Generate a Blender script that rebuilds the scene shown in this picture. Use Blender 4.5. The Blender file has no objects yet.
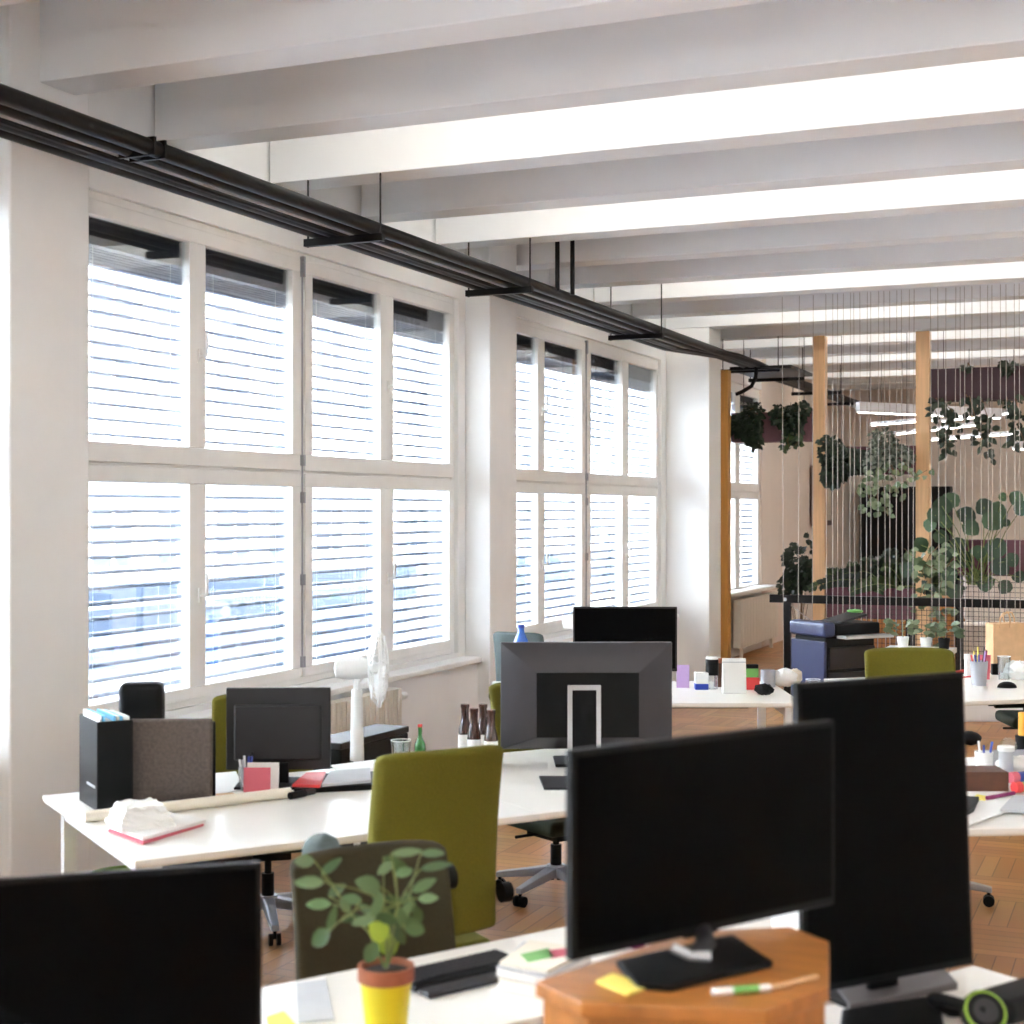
import bpy, bmesh, math, random
from mathutils import Vector, Matrix, Euler
random.seed(7)
PI = math.pi
scn = bpy.context.scene
COL = scn.collection
# ------------------------------------------------------------------ camera geometry (used to measure the room)
TH = math.radians(23.25); FPX = 1508.0; CH = 1.9
FW = Vector((-math.sin(TH), math.cos(TH), 0)); RT = Vector((math.cos(TH), math.sin(TH), 0))
def W(px, z, h):
    p = FW*z + RT*((px-512)/FPX*z); return Vector((p.x, p.y, h))
def on(px, py, h=0.74): return W(px, (CH-h)*FPX/(py-510.0), h)
def hz(py, z): return CH-(py-510.0)*z/FPX
def zof(py, h=0.74): return (CH-h)*FPX/(py-510.0)
def atY(px, py, Y):
    u = px-512; d = FW*FPX + RT*u; s = Y/d.y
    return Vector((d.x*s, Y, CH-(py-510)*s))
def ang(a): return TH + PI/2 - math.radians(a)       # world angle of a heading a degrees clockwise from the view
DESK = ang(60.0)
# ------------------------------------------------------------------ materials
def nt(name):
    m = bpy.data.materials.new(name); m.use_nodes = True; m.node_tree.nodes.clear(); return m, m.node_tree.nodes, m.node_tree.links
def mat(name, col, rough=0.6, metal=0.0, var=0.06, scale=8.0, bump=0.0, spec=0.5, emit=None, es=0.0, coat=0.0, trans=0.0, alpha=1.0, stretch=None):
    m, N, L = nt(name)
    o = N.new('ShaderNodeOutputMaterial'); b = N.new('ShaderNodeBsdfPrincipled'); L.new(b.outputs[0], o.inputs[0])
    tc = N.new('ShaderNodeTexCoord'); nz = N.new('ShaderNodeTexNoise'); nz.inputs['Scale'].default_value = scale; nz.inputs['Detail'].default_value = 4
    if stretch:
        mp = N.new('ShaderNodeMapping'); mp.inputs['Scale'].default_value = stretch
        L.new(tc.outputs['Object'], mp.inputs[0]); L.new(mp.outputs[0], nz.inputs['Vector'])
    else: L.new(tc.outputs['Object'], nz.inputs['Vector'])
    r = N.new('ShaderNodeValToRGB'); c = Vector(col[:3])
    a = c*(1-var); d = c*(1+var)
    r.color_ramp.elements[0].position = .3; r.color_ramp.elements[1].position = .7
    r.color_ramp.elements[0].color = (*a, 1); r.color_ramp.elements[1].color = (*[min(x, 1) for x in d], 1)
    L.new(nz.outputs['Fac'], r.inputs[0]); L.new(r.outputs[0], b.inputs['Base Color'])
    b.inputs['Roughness'].default_value = rough; b.inputs['Metallic'].default_value = metal
    b.inputs['Specular IOR Level'].default_value = spec; b.inputs['Coat Weight'].default_value = coat
    b.inputs['Transmission Weight'].default_value = trans; b.inputs['Alpha'].default_value = alpha
    if emit: b.inputs['Emission Color'].default_value = (*emit, 1); b.inputs['Emission Strength'].default_value = es
    if bump:
        bp = N.new('ShaderNodeBump'); bp.inputs['Strength'].default_value = bump; bp.inputs['Distance'].default_value = .01
        L.new(nz.outputs['Fac'], bp.inputs['Height']); L.new(bp.outputs[0], b.inputs['Normal'])
    return m
def glassy(name, tint=(1, 1, 1), refl=0.08, rough=0.02):
    m, N, L = nt(name)
    o = N.new('ShaderNodeOutputMaterial'); mx = N.new('ShaderNodeMixShader'); t = N.new('ShaderNodeBsdfTransparent'); g = N.new('ShaderNodeBsdfGlossy')
    t.inputs[0].default_value = (*tint, 1); g.inputs['Roughness'].default_value = rough
    fr = N.new('ShaderNodeLayerWeight'); fr.inputs[0].default_value = 0.25
    mu = N.new('ShaderNodeMath'); mu.operation = 'MULTIPLY_ADD'; mu.inputs[1].default_value = .5; mu.inputs[2].default_value = refl
    L.new(fr.outputs['Fresnel'], mu.inputs[0]); L.new(mu.outputs[0], mx.inputs[0]); L.new(t.outputs[0], mx.inputs[1]); L.new(g.outputs[0], mx.inputs[2]); L.new(mx.outputs[0], o.inputs[0])
    return m
def leafmat(name, c1, c2, rough=.45):
    m, N, L = nt(name)
    o = N.new('ShaderNodeOutputMaterial'); b = N.new('ShaderNodeBsdfPrincipled'); L.new(b.outputs[0], o.inputs[0])
    g = N.new('ShaderNodeNewGeometry'); r = N.new('ShaderNodeValToRGB')
    r.color_ramp.elements[0].color = (*c1, 1); r.color_ramp.elements[1].color = (*c2, 1)
    L.new(g.outputs['Random Per Island'], r.inputs[0]); L.new(r.outputs[0], b.inputs['Base Color'])
    b.inputs['Roughness'].default_value = rough
    return m
def parquet():
    m, N, L = nt('parquet')
    o = N.new('ShaderNodeOutputMaterial'); b = N.new('ShaderNodeBsdfPrincipled'); L.new(b.outputs[0], o.inputs[0])
    tc = N.new('ShaderNodeTexCoord')
    def brick(rot):
        mp = N.new('ShaderNodeMapping'); mp.inputs['Rotation'].default_value = (0, 0, rot); L.new(tc.outputs['Object'], mp.inputs[0])
        k = N.new('ShaderNodeTexBrick'); L.new(mp.outputs[0], k.inputs['Vector'])
        k.offset = 0; k.inputs['Scale'].default_value = 1; k.inputs['Brick Width'].default_value = .48; k.inputs['Row Height'].default_value = .08
        k.inputs['Mortar Size'].default_value = .0022; k.inputs['Mortar Smooth'].default_value = .3; k.inputs['Bias'].default_value = 0
        k.inputs['Color1'].default_value = (.60, .285, .095, 1); k.inputs['Color2'].default_value = (.42, .18, .052, 1); k.inputs['Mortar'].default_value = (.10, .045, .02, 1)
        return k
    k1 = brick(0); k2 = brick(PI/2)
    ck = N.new('ShaderNodeTexChecker'); ck.inputs['Scale'].default_value = 1/.48; L.new(tc.outputs['Object'], ck.inputs['Vector'])
    mx = N.new('ShaderNodeMix'); mx.data_type = 'RGBA'; L.new(ck.outputs['Fac'], mx.inputs[0]); L.new(k1.outputs[0], mx.inputs[6]); L.new(k2.outputs[0], mx.inputs[7])
    nz = N.new('ShaderNodeTexNoise'); nz.inputs['Scale'].default_value = 2.2; L.new(tc.outputs['Object'], nz.inputs['Vector'])
    m2 = N.new('ShaderNodeMix'); m2.data_type = 'RGBA'; m2.blend_type = 'MULTIPLY'; m2.inputs[0].default_value = .35
    L.new(mx.outputs[2], m2.inputs[6]); L.new(nz.outputs['Color'], m2.inputs[7]); L.new(m2.outputs[2], b.inputs['Base Color'])
    b.inputs['Roughness'].default_value = .38
    return m
M = {}
M['wall'] = mat('wall_paint', (.875, .875, .865), .85, var=.02, scale=3)
M['beige'] = mat('beige_wall_paint', (.80, .71, .63), .85, var=.02, scale=2)
M['ceil'] = mat('ceiling_paint', (.865, .875, .885), .9, var=.025, scale=1.2)
M['frame'] = mat('window_paint', (.89, .885, .86), .45, var=.02)
M['floor'] = parquet()
M['glass'] = glassy('window_glass', (.97, .99, 1))
M['tumbler'] = glassy('tumbler_glass', (.92, .95, .96), .16)
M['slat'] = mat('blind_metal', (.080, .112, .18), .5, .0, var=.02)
M['headbox'] = mat('blind_box', (.022, .024, .036), .5, var=.05)
M['rail'] = mat('guide_rail', (.75, .78, .80), .5, var=.02)
M['blackpipe'] = mat('black_pipe', (.005, .0035, .0035), .42, var=.2, spec=.25)
M['black'] = mat('black_plastic', (.0035, .0033, .0038), .5, var=.15, spec=.2)
M['screen'] = mat('black_screen', (.0013, .0013, .0015), .5, var=.05, spec=.05)
M['darkgrey'] = mat('dark_grey_plastic', (.012, .0105, .0125), .5, var=.05)
M['bevelgrey'] = mat('monitor_back_plastic', (.030, .026, .030), .42, var=.05)
M['silver'] = mat('silver_metal', (.55, .56, .57), .35, .6, var=.04)
M['chrome'] = mat('brushed_chrome', (.62, .63, .66), .28, .9, var=.03)
M['greymetal'] = mat('grey_aluminium', (.42, .43, .47), .38, .5, var=.04)
M['desk'] = mat('white_laminate', (.83, .80, .74), .32, var=.015)
M['deskedge'] = mat('desk_edge', (.72, .67, .58), .5, var=.03)
M['white'] = mat('white_plastic', (.82, .82, .80), .4, var=.015)
M['green'] = mat('green_wool', (.125, .112, .005), .95, var=.10, scale=160, bump=.25)
M['olive'] = mat('olive_wool', (.038, .030, .012), .95, var=.10, scale=160, bump=.25)
M['darkgreen'] = mat('dark_green_wool', (.020, .028, .014), .95, var=.10, scale=160)
M['teal'] = mat('grey_green_wool', (.10, .13, .13), .9, var=.1, scale=120)
M['cherry'] = mat('cherry_wood', (.40, .155, .035), .38, var=.22, scale=3, stretch=(2, 14, 2), bump=.02)
M['pine'] = mat('pine_wood', (.72, .44, .23), .55, var=.10, scale=3, stretch=(14, 14, .8))
M['ochre'] = mat('ochre_wood', (.60, .30, .07), .5, var=.10, scale=3, stretch=(14, 14, .8))
M['maroon'] = mat('maroon_board', (.105, .030, .045), .6, var=.08)
M['darkmaroon'] = mat('dark_maroon_board', (.04, .013, .018), .7, var=.08)
M['mauve'] = mat('mauve_board', (.19, .085, .11), .6, var=.08)
M['paper'] = mat('paper', (.84, .83, .80), .8, var=.02)
M['cream'] = mat('cream_paper', (.80, .74, .62), .8, var=.03)
M['greypaper'] = mat('grey_paper', (.50, .51, .53), .7, var=.05)
M['taupe'] = mat('taupe_metal', (.115, .10, .10), .45, .2, var=.04)
M['kraft'] = mat('kraft_paper', (.66, .42, .23), .85, var=.08, scale=14)
M['felt'] = mat('taupe_felt', (.105, .082, .070), .95, var=.25, scale=70, bump=.3)
M['pink'] = mat('pink_card', (.62, .13, .17), .7, var=.03)
M['lilac'] = mat('lilac_card', (.62, .42, .75), .7, var=.03)
M['red'] = mat('red_plastic', (.70, .05, .05), .45, var=.05)
M['blue'] = mat('blue_plastic', (.03, .06, .35), .4, var=.05)
M['brightblue'] = mat('light_blue_paper', (.16, .50, .75), .6, var=.05)
M['printerblue'] = mat('printer_blue', (.030, .040, .105), .35, var=.05)
M['greenp'] = mat('green_plastic', (.16, .42, .10), .5, var=.05)
M['lime'] = mat('lime_plastic', (.20, .34, .02), .5, var=.05)
M['yellow'] = mat('yellow_pot', (.72, .62, .01), .5, var=.04)
M['postit'] = mat('yellow_note', (.88, .74, .16), .8, var=.02)
M['terracotta'] = mat('terracotta', (.36, .115, .055), .8, var=.12, scale=30)
M['soil'] = mat('soil', (.030, .018, .012), 1, var=.5, scale=60, bump=.8)
M['brownglass'] = mat('brown_glass', (.045, .014, .008), .12, var=.1, spec=.8)
M['greenglass'] = mat('green_glass', (.02, .16, .02), .1, var=.1, spec=.8)
M['blueglass'] = mat('blue_bottle_plastic', (.05, .17, .62), .15, var=.1, spec=.8)
M['radiator'] = mat('radiator_enamel', (.74, .69, .60), .4, var=.02)
M['brownleather'] = mat('brown_leather', (.10, .038, .018), .45, var=.2, scale=20)
M['magenta'] = mat('magenta_plastic', (.25, .01, .12), .4, var=.05)
M['orange'] = mat('orange_plastic', (.85, .40, .05), .4, var=.05)
M['bark'] = mat('bark', (.17, .10, .05), .9, var=.2, scale=30)
M['stem'] = mat('green_stem', (.16, .20, .05), .6, var=.1)
M['string'] = mat('cotton_string', (.45, .41, .38), .8, var=.03)
M['net'] = mat('black_wire', (.03, .022, .02), .6, var=.05)
M['facade'] = mat('facade_render', (.86, .86, .86), .9, var=.02, scale=.5)
M['facadewin'] = mat('facade_window', (.015, .025, .045), .3, var=.1, scale=.7)
M['roofblue'] = mat('zinc_roof', (.035, .052, .075), .5, var=.06, scale=.6)
M['asphalt'] = mat('asphalt', (.62, .63, .65), .9, var=.08, scale=1)
M['lamp'] = mat('lamp_diffuser', (.9, .9, .9), .5, emit=(1, .96, .88), es=3.0)
M['pendlamp'] = mat('pendant_diffuser', (.9, .9, .9), .5, emit=(1, .97, .92), es=2.4)
M['pendbody'] = mat('pendant_body', (.60, .58, .60), .5, var=.02)
M['leafdark'] = leafmat('dark_leaf', (.006, .014, .008), (.028, .048, .024))
M['leafmid'] = leafmat('mid_leaf', (.016, .034, .012), (.065, .105, .032))
M['leafvar'] = leafmat('variegated_leaf', (.015, .028, .018), (.24, .27, .21))
M['leaflight'] = leafmat('light_leaf', (.045, .085, .032), (.24, .29, .16))
M['leafround'] = leafmat('round_leaf', (.010, .028, .014), (.040, .090, .028))
M['leafpot'] = leafmat('pot_leaf', (.030, .070, .014), (.12, .20, .075), .35)
M['leafyellow'] = mat('yellow_green_leaf', (.30, .42, .03), .45, var=.1)
# ------------------------------------------------------------------ mesh builder
class MB:
    def __init__(s): s.bm = bmesh.new()
    def box(s, lo, hi, mt=None):
        c = [(a+b)/2 for a, b in zip(lo, hi)]; d = [abs(b-a) for a, b in zip(lo, hi)]
        m = Matrix.Translation(c) @ Matrix.Diagonal((*d, 1))
        bmesh.ops.create_cube(s.bm, size=1, matrix=(mt @ m) if mt else m); return s
    def obox(s, c, d, rot=(0, 0, 0)):
        m = Matrix.Translation(c) @ Euler(rot).to_matrix().to_4x4() @ Matrix.Diagonal((*d, 1))
        bmesh.ops.create_cube(s.bm, size=1, matrix=m); return s
    def cyl(s, p0, p1, r, r2=None, n=12, cap=True):
        p0 = Vector(p0); p1 = Vector(p1); d = p1-p0
        q = d.to_track_quat('Z', 'Y').to_matrix().to_4x4()
        bmesh.ops.create_cone(s.bm, cap_ends=cap, segments=n, radius1=r, radius2=r if r2 is None else r2, depth=d.length, matrix=Matrix.Translation((p0+p1)/2) @ q); return s
    def sph(s, c, r, sc=(1, 1, 1), n=12):
        bmesh.ops.create_uvsphere(s.bm, u_segments=n, v_segments=max(6, n//2), radius=r, matrix=Matrix.Translation(c) @ Matrix.Diagonal((*sc, 1))); return s
    def tube(s, pts, r, n=6, r2=None):
        pts = [Vector(p) for p in pts]; rings = []
        for i, p in enumerate(pts):
            t = (pts[min(i+1, len(pts)-1)]-pts[max(i-1, 0)]).normalized()
            a = t.orthogonal().normalized() if i == 0 else (pa - t*pa.dot(t)).normalized()
            pa = a; b = t.cross(a); rr = r if r2 is None else r+(r2-r)*i/(len(pts)-1)
            rings.append([s.bm.verts.new(p+(a*math.cos(k*2*PI/n)+b*math.sin(k*2*PI/n))*rr) for k in range(n)])
        for i in range(len(rings)-1):
            for k in range(n): s.bm.faces.new((rings[i][k], rings[i][(k+1) % n], rings[i+1][(k+1) % n], rings[i+1][k]))
        s.bm.faces.new(rings[0][::-1]); s.bm.faces.new(rings[-1]); return s
    def lathe(s, prof, c=(0, 0, 0), n=20, mtx=None):
        c = Vector(c); rings = []
        for r, z in prof:
            rings.append([s.bm.verts.new(((mtx @ Vector((r*math.cos(k*2*PI/n), r*math.sin(k*2*PI/n), z))) if mtx else Vector((r*math.cos(k*2*PI/n), r*math.sin(k*2*PI/n), z)))+c) for k in range(n)])
        for i in range(len(rings)-1):
            for k in range(n): s.bm.faces.new((rings[i][k], rings[i][(k+1) % n], rings[i+1][(k+1) % n], rings[i+1][k]))
        if prof[0][0] > 1e-4: s.bm.faces.new(rings[0][::-1])
        if prof[-1][0] > 1e-4: s.bm.faces.new(rings[-1])
        return s
    def torus(s, c, R, r, mtx=None, n=24, k=6):
        pts = [Vector((R*math.cos(i*2*PI/n), R*math.sin(i*2*PI/n), 0)) for i in range(n)]
        V = []
        for i, p in enumerate(pts):
            e = p.normalized(); ring = []
            for j in range(k):
                q = p+e*r*math.cos(j*2*PI/k)+Vector((0, 0, 1))*r*math.sin(j*2*PI/k)
                ring.append(s.bm.verts.new((mtx @ q if mtx else q)+Vector(c)))
            V.append(ring)
        for i in range(n):
            for j in range(k): s.bm.faces.new((V[i][j], V[(i+1) % n][j], V[(i+1) % n][(j+1) % k], V[i][(j+1) % k]))
        return s
    def prism(s, poly, z0, z1):
        lo = [s.bm.verts.new((p[0], p[1], z0)) for p in poly]; hi = [s.bm.verts.new((p[0], p[1], z1)) for p in poly]
        s.bm.faces.new(lo[::-1]); s.bm.faces.new(hi); n = len(poly)
        for i in range(n): s.bm.faces.new((lo[i], lo[(i+1) % n], hi[(i+1) % n], hi[i]))
        return s
    def extrude_yz(s, poly, x0, x1):
        lo = [s.bm.verts.new((x0, p[0], p[1])) for p in poly]; hi = [s.bm.verts.new((x1, p[0], p[1])) for p in poly]
        s.bm.faces.new(lo); s.bm.faces.new(hi[::-1]); n = len(poly)
        for i in range(n): s.bm.faces.new((lo[i], hi[i], hi[(i+1) % n], lo[(i+1) % n]))
        return s
    def leaf(s, p, d, L, w, up=None, fold=.25, droop=.15, round_=False):
        p = Vector(p); d = Vector(d).normalized()
        up = Vector(up) if up else Vector((0, 0, 1)); side = d.cross(up)
        if side.length < .05: side = d.orthogonal()
        side.normalize(); nn = side.cross(d).normalized()
        ts = ((.0, .08), (.12, .62), (.35, 1.0), (.62, .95), (.88, .5), (1, .04)) if round_ else ((.0, .06), (.22, .7), (.48, 1.0), (.76, .66), (1, .03))
        Lf = []; C = []; Rg = []
        for t, ww in ts:
            c = p+d*L*t-nn*droop*L*t*t; o = side*w*.5*ww; f = nn*fold*w*.5*ww
            Lf.append(s.bm.verts.new(c-o+f)); C.append(s.bm.verts.new(c)); Rg.append(s.bm.verts.new(c+o+f))
        for i in range(len(ts)-1):
            s.bm.faces.new((Lf[i], C[i], C[i+1], Lf[i+1])); s.bm.faces.new((C[i], Rg[i], Rg[i+1], C[i+1]))
        return s
    def build(s, name, material, parent=None, bevel=0, smooth=False, sub=0, loc=None, rz=0):
        bmesh.ops.recalc_face_normals(s.bm, faces=s.bm.faces[:]) if not getattr(s, 'norecalc', False) else None
        me = bpy.data.meshes.new(name); s.bm.to_mesh(me); s.bm.free()
        o = bpy.data.objects.new(name, me); COL.objects.link(o); me.materials.append(M[material] if isinstance(material, str) else material)
        if parent is not None: o.parent = parent
        if loc is not None: o.location = loc
        o.rotation_euler.z = rz
        if smooth:
            for p in me.polygons: p.use_smooth = True
            me.set_sharp_from_angle(angle=math.radians(40)) if hasattr(me, 'set_sharp_from_angle') else None
        if bevel:
            b = o.modifiers.new('bevel', 'BEVEL'); b.width = bevel; b.segments = 3; b.limit_method = 'ANGLE'; b.angle_limit = math.radians(35)
            for p in me.polygons: p.use_smooth = True
            if hasattr(me, 'set_sharp_from_angle'): me.set_sharp_from_angle(angle=math.radians(40))
            w = o.modifiers.new('wn', 'WEIGHTED_NORMAL'); w.keep_sharp = False
        if sub:
            b = o.modifiers.new('sub', 'SUBSURF'); b.levels = sub; b.render_levels = sub
        return o
def tag(o, label=None, cat=None, group=None, kind=None):
    if label: o['label'] = label
    if cat: o['category'] = cat
    if group: o['group'] = group
    if kind: o['kind'] = kind
    return o
def thing(name, label, cat, loc=(0, 0, 0), rz=0, group=None):
    o = bpy.data.objects.new(name, None); COL.objects.link(o); o.location = loc; o.rotation_euler.z = rz; o.empty_display_size = .1
    return tag(o, label, cat, group)
KIDS = {}
def copy_tree(o, parent=None):
    c = o.copy(); COL.objects.link(c)
    if parent is not None:
        c.parent = parent
    for ch in [x for x in COL.objects if x.parent == o]: copy_tree(ch, c)
    return c
def box(name, m, lo, hi, parent=None, bevel=0, **k): return MB().box(lo, hi).build(name, m, parent, bevel, **k)
def struct(o, name=None): o['kind'] = 'structure'; return o
# ------------------------------------------------------------------ room shell
D = 5.10; P = 4.84; SOF = CH+2.013; SLAB = 4.42; YB = 27.0; XR = 4.5; YN = -2.6
WTOP = 3.56; WBOT = .78
struct(MB().box((-5.5, YN-.2, -.12), (XR+.2, YB+.2, 0)).build('floor', 'floor'))
ceil = struct(MB().box((-5.5, YN-.2, SLAB), (XR+.2, YB+.2, SLAB+.25)).build('ceiling', 'ceil'))
DY = .5763*2.013; Y0 = 2.802*2.013
for n in range(-6, 18):
    y = Y0+n*DY
    if y > YB-.3: break
    b = MB()
    b.box((-5.05, y, SOF), (XR, y+.255, SLAB))
    if y < 11:                                          # plaster haunch where the beam meets the wall
        pl = [(-5.05, SOF-.0), (-4.78, SOF-.05), (-4.55, SOF)]
    b.build('beam', 'ceil', ceil, bevel=.008)
# left wall with openings
glassY = [(6.232, 7.174), (7.331, 8.285), (8.531, 9.466), (9.661, 10.593)]
SH = 5.24
def shift(g, s): return [(a+s, b+s) for a, b in g]
wins = [(shift(glassY, -2*SH), 1), (shift(glassY, -SH), 1), (glassY, 1), (shift(glassY, SH), 1), ([(18.27, 19.2), (19.43, 20.4)], 2)]
openings = [(g[0][0]-.11, g[-1][1]+.12) for g, _ in wins]
wl = MB(); XI = -5.06; XO = -5.42
ycur = YN-.2
segs = []
for a, b_ in openings:
    if a > ycur: segs.append((ycur, a))
    wl.box((XO, a, WTOP), (XI, b_, SLAB)); wl.box((XO, a, 0), (XI, b_, WBOT)); ycur = b_
for a, b_ in segs: wl.box((XO, a, 0), (XI, b_, SLAB))
wl.box((XO, ycur, 0), (XI, 16.5, SLAB)) if ycur < 16.5 else None
wallL = struct(wl.build('wall_left', 'wall'))
wb = MB(); wb.box((XO, 20.52, 0), (XI, YB+.2, SLAB)); struct(wb.build('wall_rear_left', 'beige')); 
def pier(y0, y1, x, m='wall', z=SLAB): return MB().box((XI, y0, 0), (x, y1, z)).build('pier', m, wallL, bevel=.012)
pier(5.44, 6.0, -P); pier(10.83, 11.37, -P); pier(16.12, 16.60, -4.56); pier(.2, .76, -P); 
MB().box((XI-.02, 16.6, 0), (-4.86, 17.1, SLAB)).build('pier', 'beige', wallL)
struct(MB().box((XO, YB, 0), (XR+.2, YB+.2, SLAB)).build('wall_back', 'beige'))
struct(MB().box((XR, YN-.2, 0), (XR+.2, YB+.2, SLAB)).build('wall_right', 'wall'))
struct(MB().box((XO, YN-.2, 0), (XR+.2, YN, SLAB)).build('wall_front', 'wall'))
# parapet ledge under windows 1, 2
for i, (a, b_) in enumerate([(6.0, 10.83), (11.37, 16.12), (.76, 5.44)]):
    MB().box((XI, a, 0), (-4.95, b_, .70)).build('parapet', 'wall', wallL)
    MB().box((XI-.02, a+.01, .70), (-4.90, b_-.01, .745)).build('sill_shelf', 'frame', wallL, bevel=.01)
    MB().box((XI-.01, a, 3.78), (-4.985, b_, 3.84)).build('cornice', 'frame', wallL, bevel=.012)
MB().box((XI, 17.1, .82), (-4.86, 20.6, .87)).build('sill_shelf', 'frame', wallL, bevel=.01)
def window(k, cols, style):
    a = cols[0][0]-.11; b_ = cols[-1][1]+.12
    f = MB(); x0, x1 = -5.17, -5.095
    zt, zb = 3.432, .887; mt0, mt1 = 2.05, 2.258
    f.box((x0, a, WBOT), (x1, a+.05, WTOP)); f.box((x0, b_-.05, WBOT), (x1, b_, WTOP))
    f.box((x0, a+.05, WTOP-.05), (x1, b_-.05, WTOP)); f.box((x0, a+.05, WBOT), (x1, b_-.05, WBOT+.045))
    f.box((x0, a+.04, 2.10), (x1-.012, b_-.04, 2.20))
    ks = [1] if len(cols) == 4 else []
    for q in ks:
        m = (cols[q][1]+cols[q+1][0])/2; f.box((x0, m-.035, WBOT+.045), (x1-.01, m+.035, WTOP-.05))
    fr = f.build(f'window_{k}', 'frame', bevel=.006); struct(fr)
    # sashes: one per two panes, upper and lower
    pairs = [(cols[i], cols[i+1]) for i in range(0, len(cols), 2)]
    for pi, (c0, c1) in enumerate(pairs):
        y0 = a+.045 if pi == 0 else (cols[1][1]+cols[2][0])/2+.03
        y1 = b_-.045 if pi == len(pairs)-1 else (cols[1][1]+cols[2][0])/2-.03
        for (z0, z1, g0, g1) in ((WBOT+.04, 2.137, zb, mt0), (2.153, WTOP-.045, mt1, zt)):
            s = MB(); X0, X1 = -5.135, -5.08
            s.box((X0, y0, z0), (X1, y1, g0)); s.box((X0, y0, g1), (X1, y1, z1))
            s.box((X0, y0, g0), (X1, c0[0], g1)); s.box((X0, c0[1], g0), (X1, c1[0], g1)); s.box((X0, c1[1], g0), (X1, y1, g1))
            sa = s.build('sash', 'frame', fr, bevel=.006)
            for c in (c0, c1):
                MB().box((-5.118, c[0], g0), (-5.112, c[1], g1)).build('glass_pane', 'glass', sa)
            h = MB(); hy = (c0[1]+c1[0])/2+.01; hzz = (g0+g1)/2-.06
            h.box((X1, hy-.014, hzz-.04), (X1+.012, hy+.014, hzz+.04)); h.tube([(X1+.012, hy, hzz), (X1+.05, hy, hzz), (X1+.055, hy, hzz+.015), (X1+.055, hy, hzz+.13)], .009)
            h.build('handle', 'white', sa, smooth=True)
    if ks:
        l = MB(); m = (cols[1][1]+cols[2][0])/2
        for z in (3.50, 3.44, 2.22, 1.98, 1.45, .92): l.box((x1-.0, m-.012, z-.035), (x1+.028, m+.012, z+.035))
        l.cyl((x1+.01, m, .9), (x1+.01, m, 3.5), .006)
        l.build('hinge', 'greymetal', fr)
    if len(cols) == 4:
        pass
    return fr
for i, (c, st) in enumerate(wins): window(i if i else 9, c, st)
# exterior venetian blinds, one per pane column
ord_ = ['nearest', 'second', 'third', 'farthest']
wname = {1: 'cut off left window', 2: 'big near window', 3: 'second window', 4: 'small far window'}
first = None
for wi, (cols, _) in enumerate(wins):
    for ci, (y0, y1) in enumerate(cols):
        w = y1-y0+.12
        if first is None or abs(w-first[1]) > .0:
            lab = f'white venetian blind behind the {ord_[ci]} panes of the {wname.get(wi, "unseen window")}'
            t = thing('venetian_blind', lab, 'blind', (-5.215, (y0+y1)/2+.075, .80), 0, 'venetian blinds outside the windows' )
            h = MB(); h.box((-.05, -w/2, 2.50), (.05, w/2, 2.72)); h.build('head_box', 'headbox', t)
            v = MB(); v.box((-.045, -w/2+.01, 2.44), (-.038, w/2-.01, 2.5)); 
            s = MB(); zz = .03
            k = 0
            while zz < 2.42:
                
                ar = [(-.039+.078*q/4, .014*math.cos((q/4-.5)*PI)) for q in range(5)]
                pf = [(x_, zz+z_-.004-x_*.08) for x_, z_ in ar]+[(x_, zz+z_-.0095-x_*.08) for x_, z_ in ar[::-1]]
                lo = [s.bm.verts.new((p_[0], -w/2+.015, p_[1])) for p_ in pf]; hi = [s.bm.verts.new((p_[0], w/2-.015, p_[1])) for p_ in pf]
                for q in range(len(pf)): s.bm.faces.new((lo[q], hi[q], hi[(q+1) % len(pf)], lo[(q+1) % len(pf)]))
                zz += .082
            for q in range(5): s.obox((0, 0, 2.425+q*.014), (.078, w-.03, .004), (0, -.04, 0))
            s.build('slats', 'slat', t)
            r = MB(); r.box((-.03, -w/2-.005, 0), (.03, -w/2+.018, 2.6)); r.box((-.03, w/2-.018, 0), (.03, w/2+.03, 2.6)); r.build('guide_rail', 'rail', t)
            c = MB()
            for yy in (-w*.32, w*.32): c.cyl((.041, yy, .02), (.041, yy, 2.5), .002, n=5); c.cyl((-.041, yy, .02), (-.041, yy, 2.5), .002, n=5)
            c.build('ladder_cord', 'rail', t)
            box('bottom_rail', 'slat', (-.04, -w/2+.02, -.01), (.04, w/2-.02, .012), t)
# ------------------------------------------------------------------ lamps between the beams
for i, n in enumerate([1, 3, 6, 8, -2, -4, 10, 12, 14]):
    y = Y0+n*DY+.255
    if n in (10, 12, 14): pass
    t = thing('batten_light', 'long white fluorescent batten fixed behind a ceiling beam', 'ceiling light', (0, y, SOF+.06), 0, 'fluorescent battens behind the ceiling beams')
    for s0 in (-4.6, -1.5, 1.6):
        box('housing', 'white', (s0, .0, 0), (s0+2.8, .03, .07), t)
        MB().box((s0+.02, .03, .012), (s0+2.78, .055, .058)).build('diffuser', 'lamp', t)
M['fill_lamp'] = mat('fill_light_diffuser', (.9, .9, .9), .5, emit=(1, .95, .88), es=9.0)
for y in (-.9, .5):  # added fill lamps, out of view, to brighten the near ceiling
    t = thing('fill_light', 'long added fill lamp above the camera, out of view', 'pendant light', (-2.6, y, 3.05), 0, 'added fill lamps near the camera')
    box('housing', 'white', (0, -.07, 0), (4.8, .07, .06), t); box('diffuser', 'fill_lamp', (.02, -.06, .0605), (4.78, .06, .064), t)
    for x in (.4, 4.4): MB().cyl((x, 0, .064), (x, 0, SLAB-3.05), .004, n=5).build('suspension_wire', 'net', t)
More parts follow.
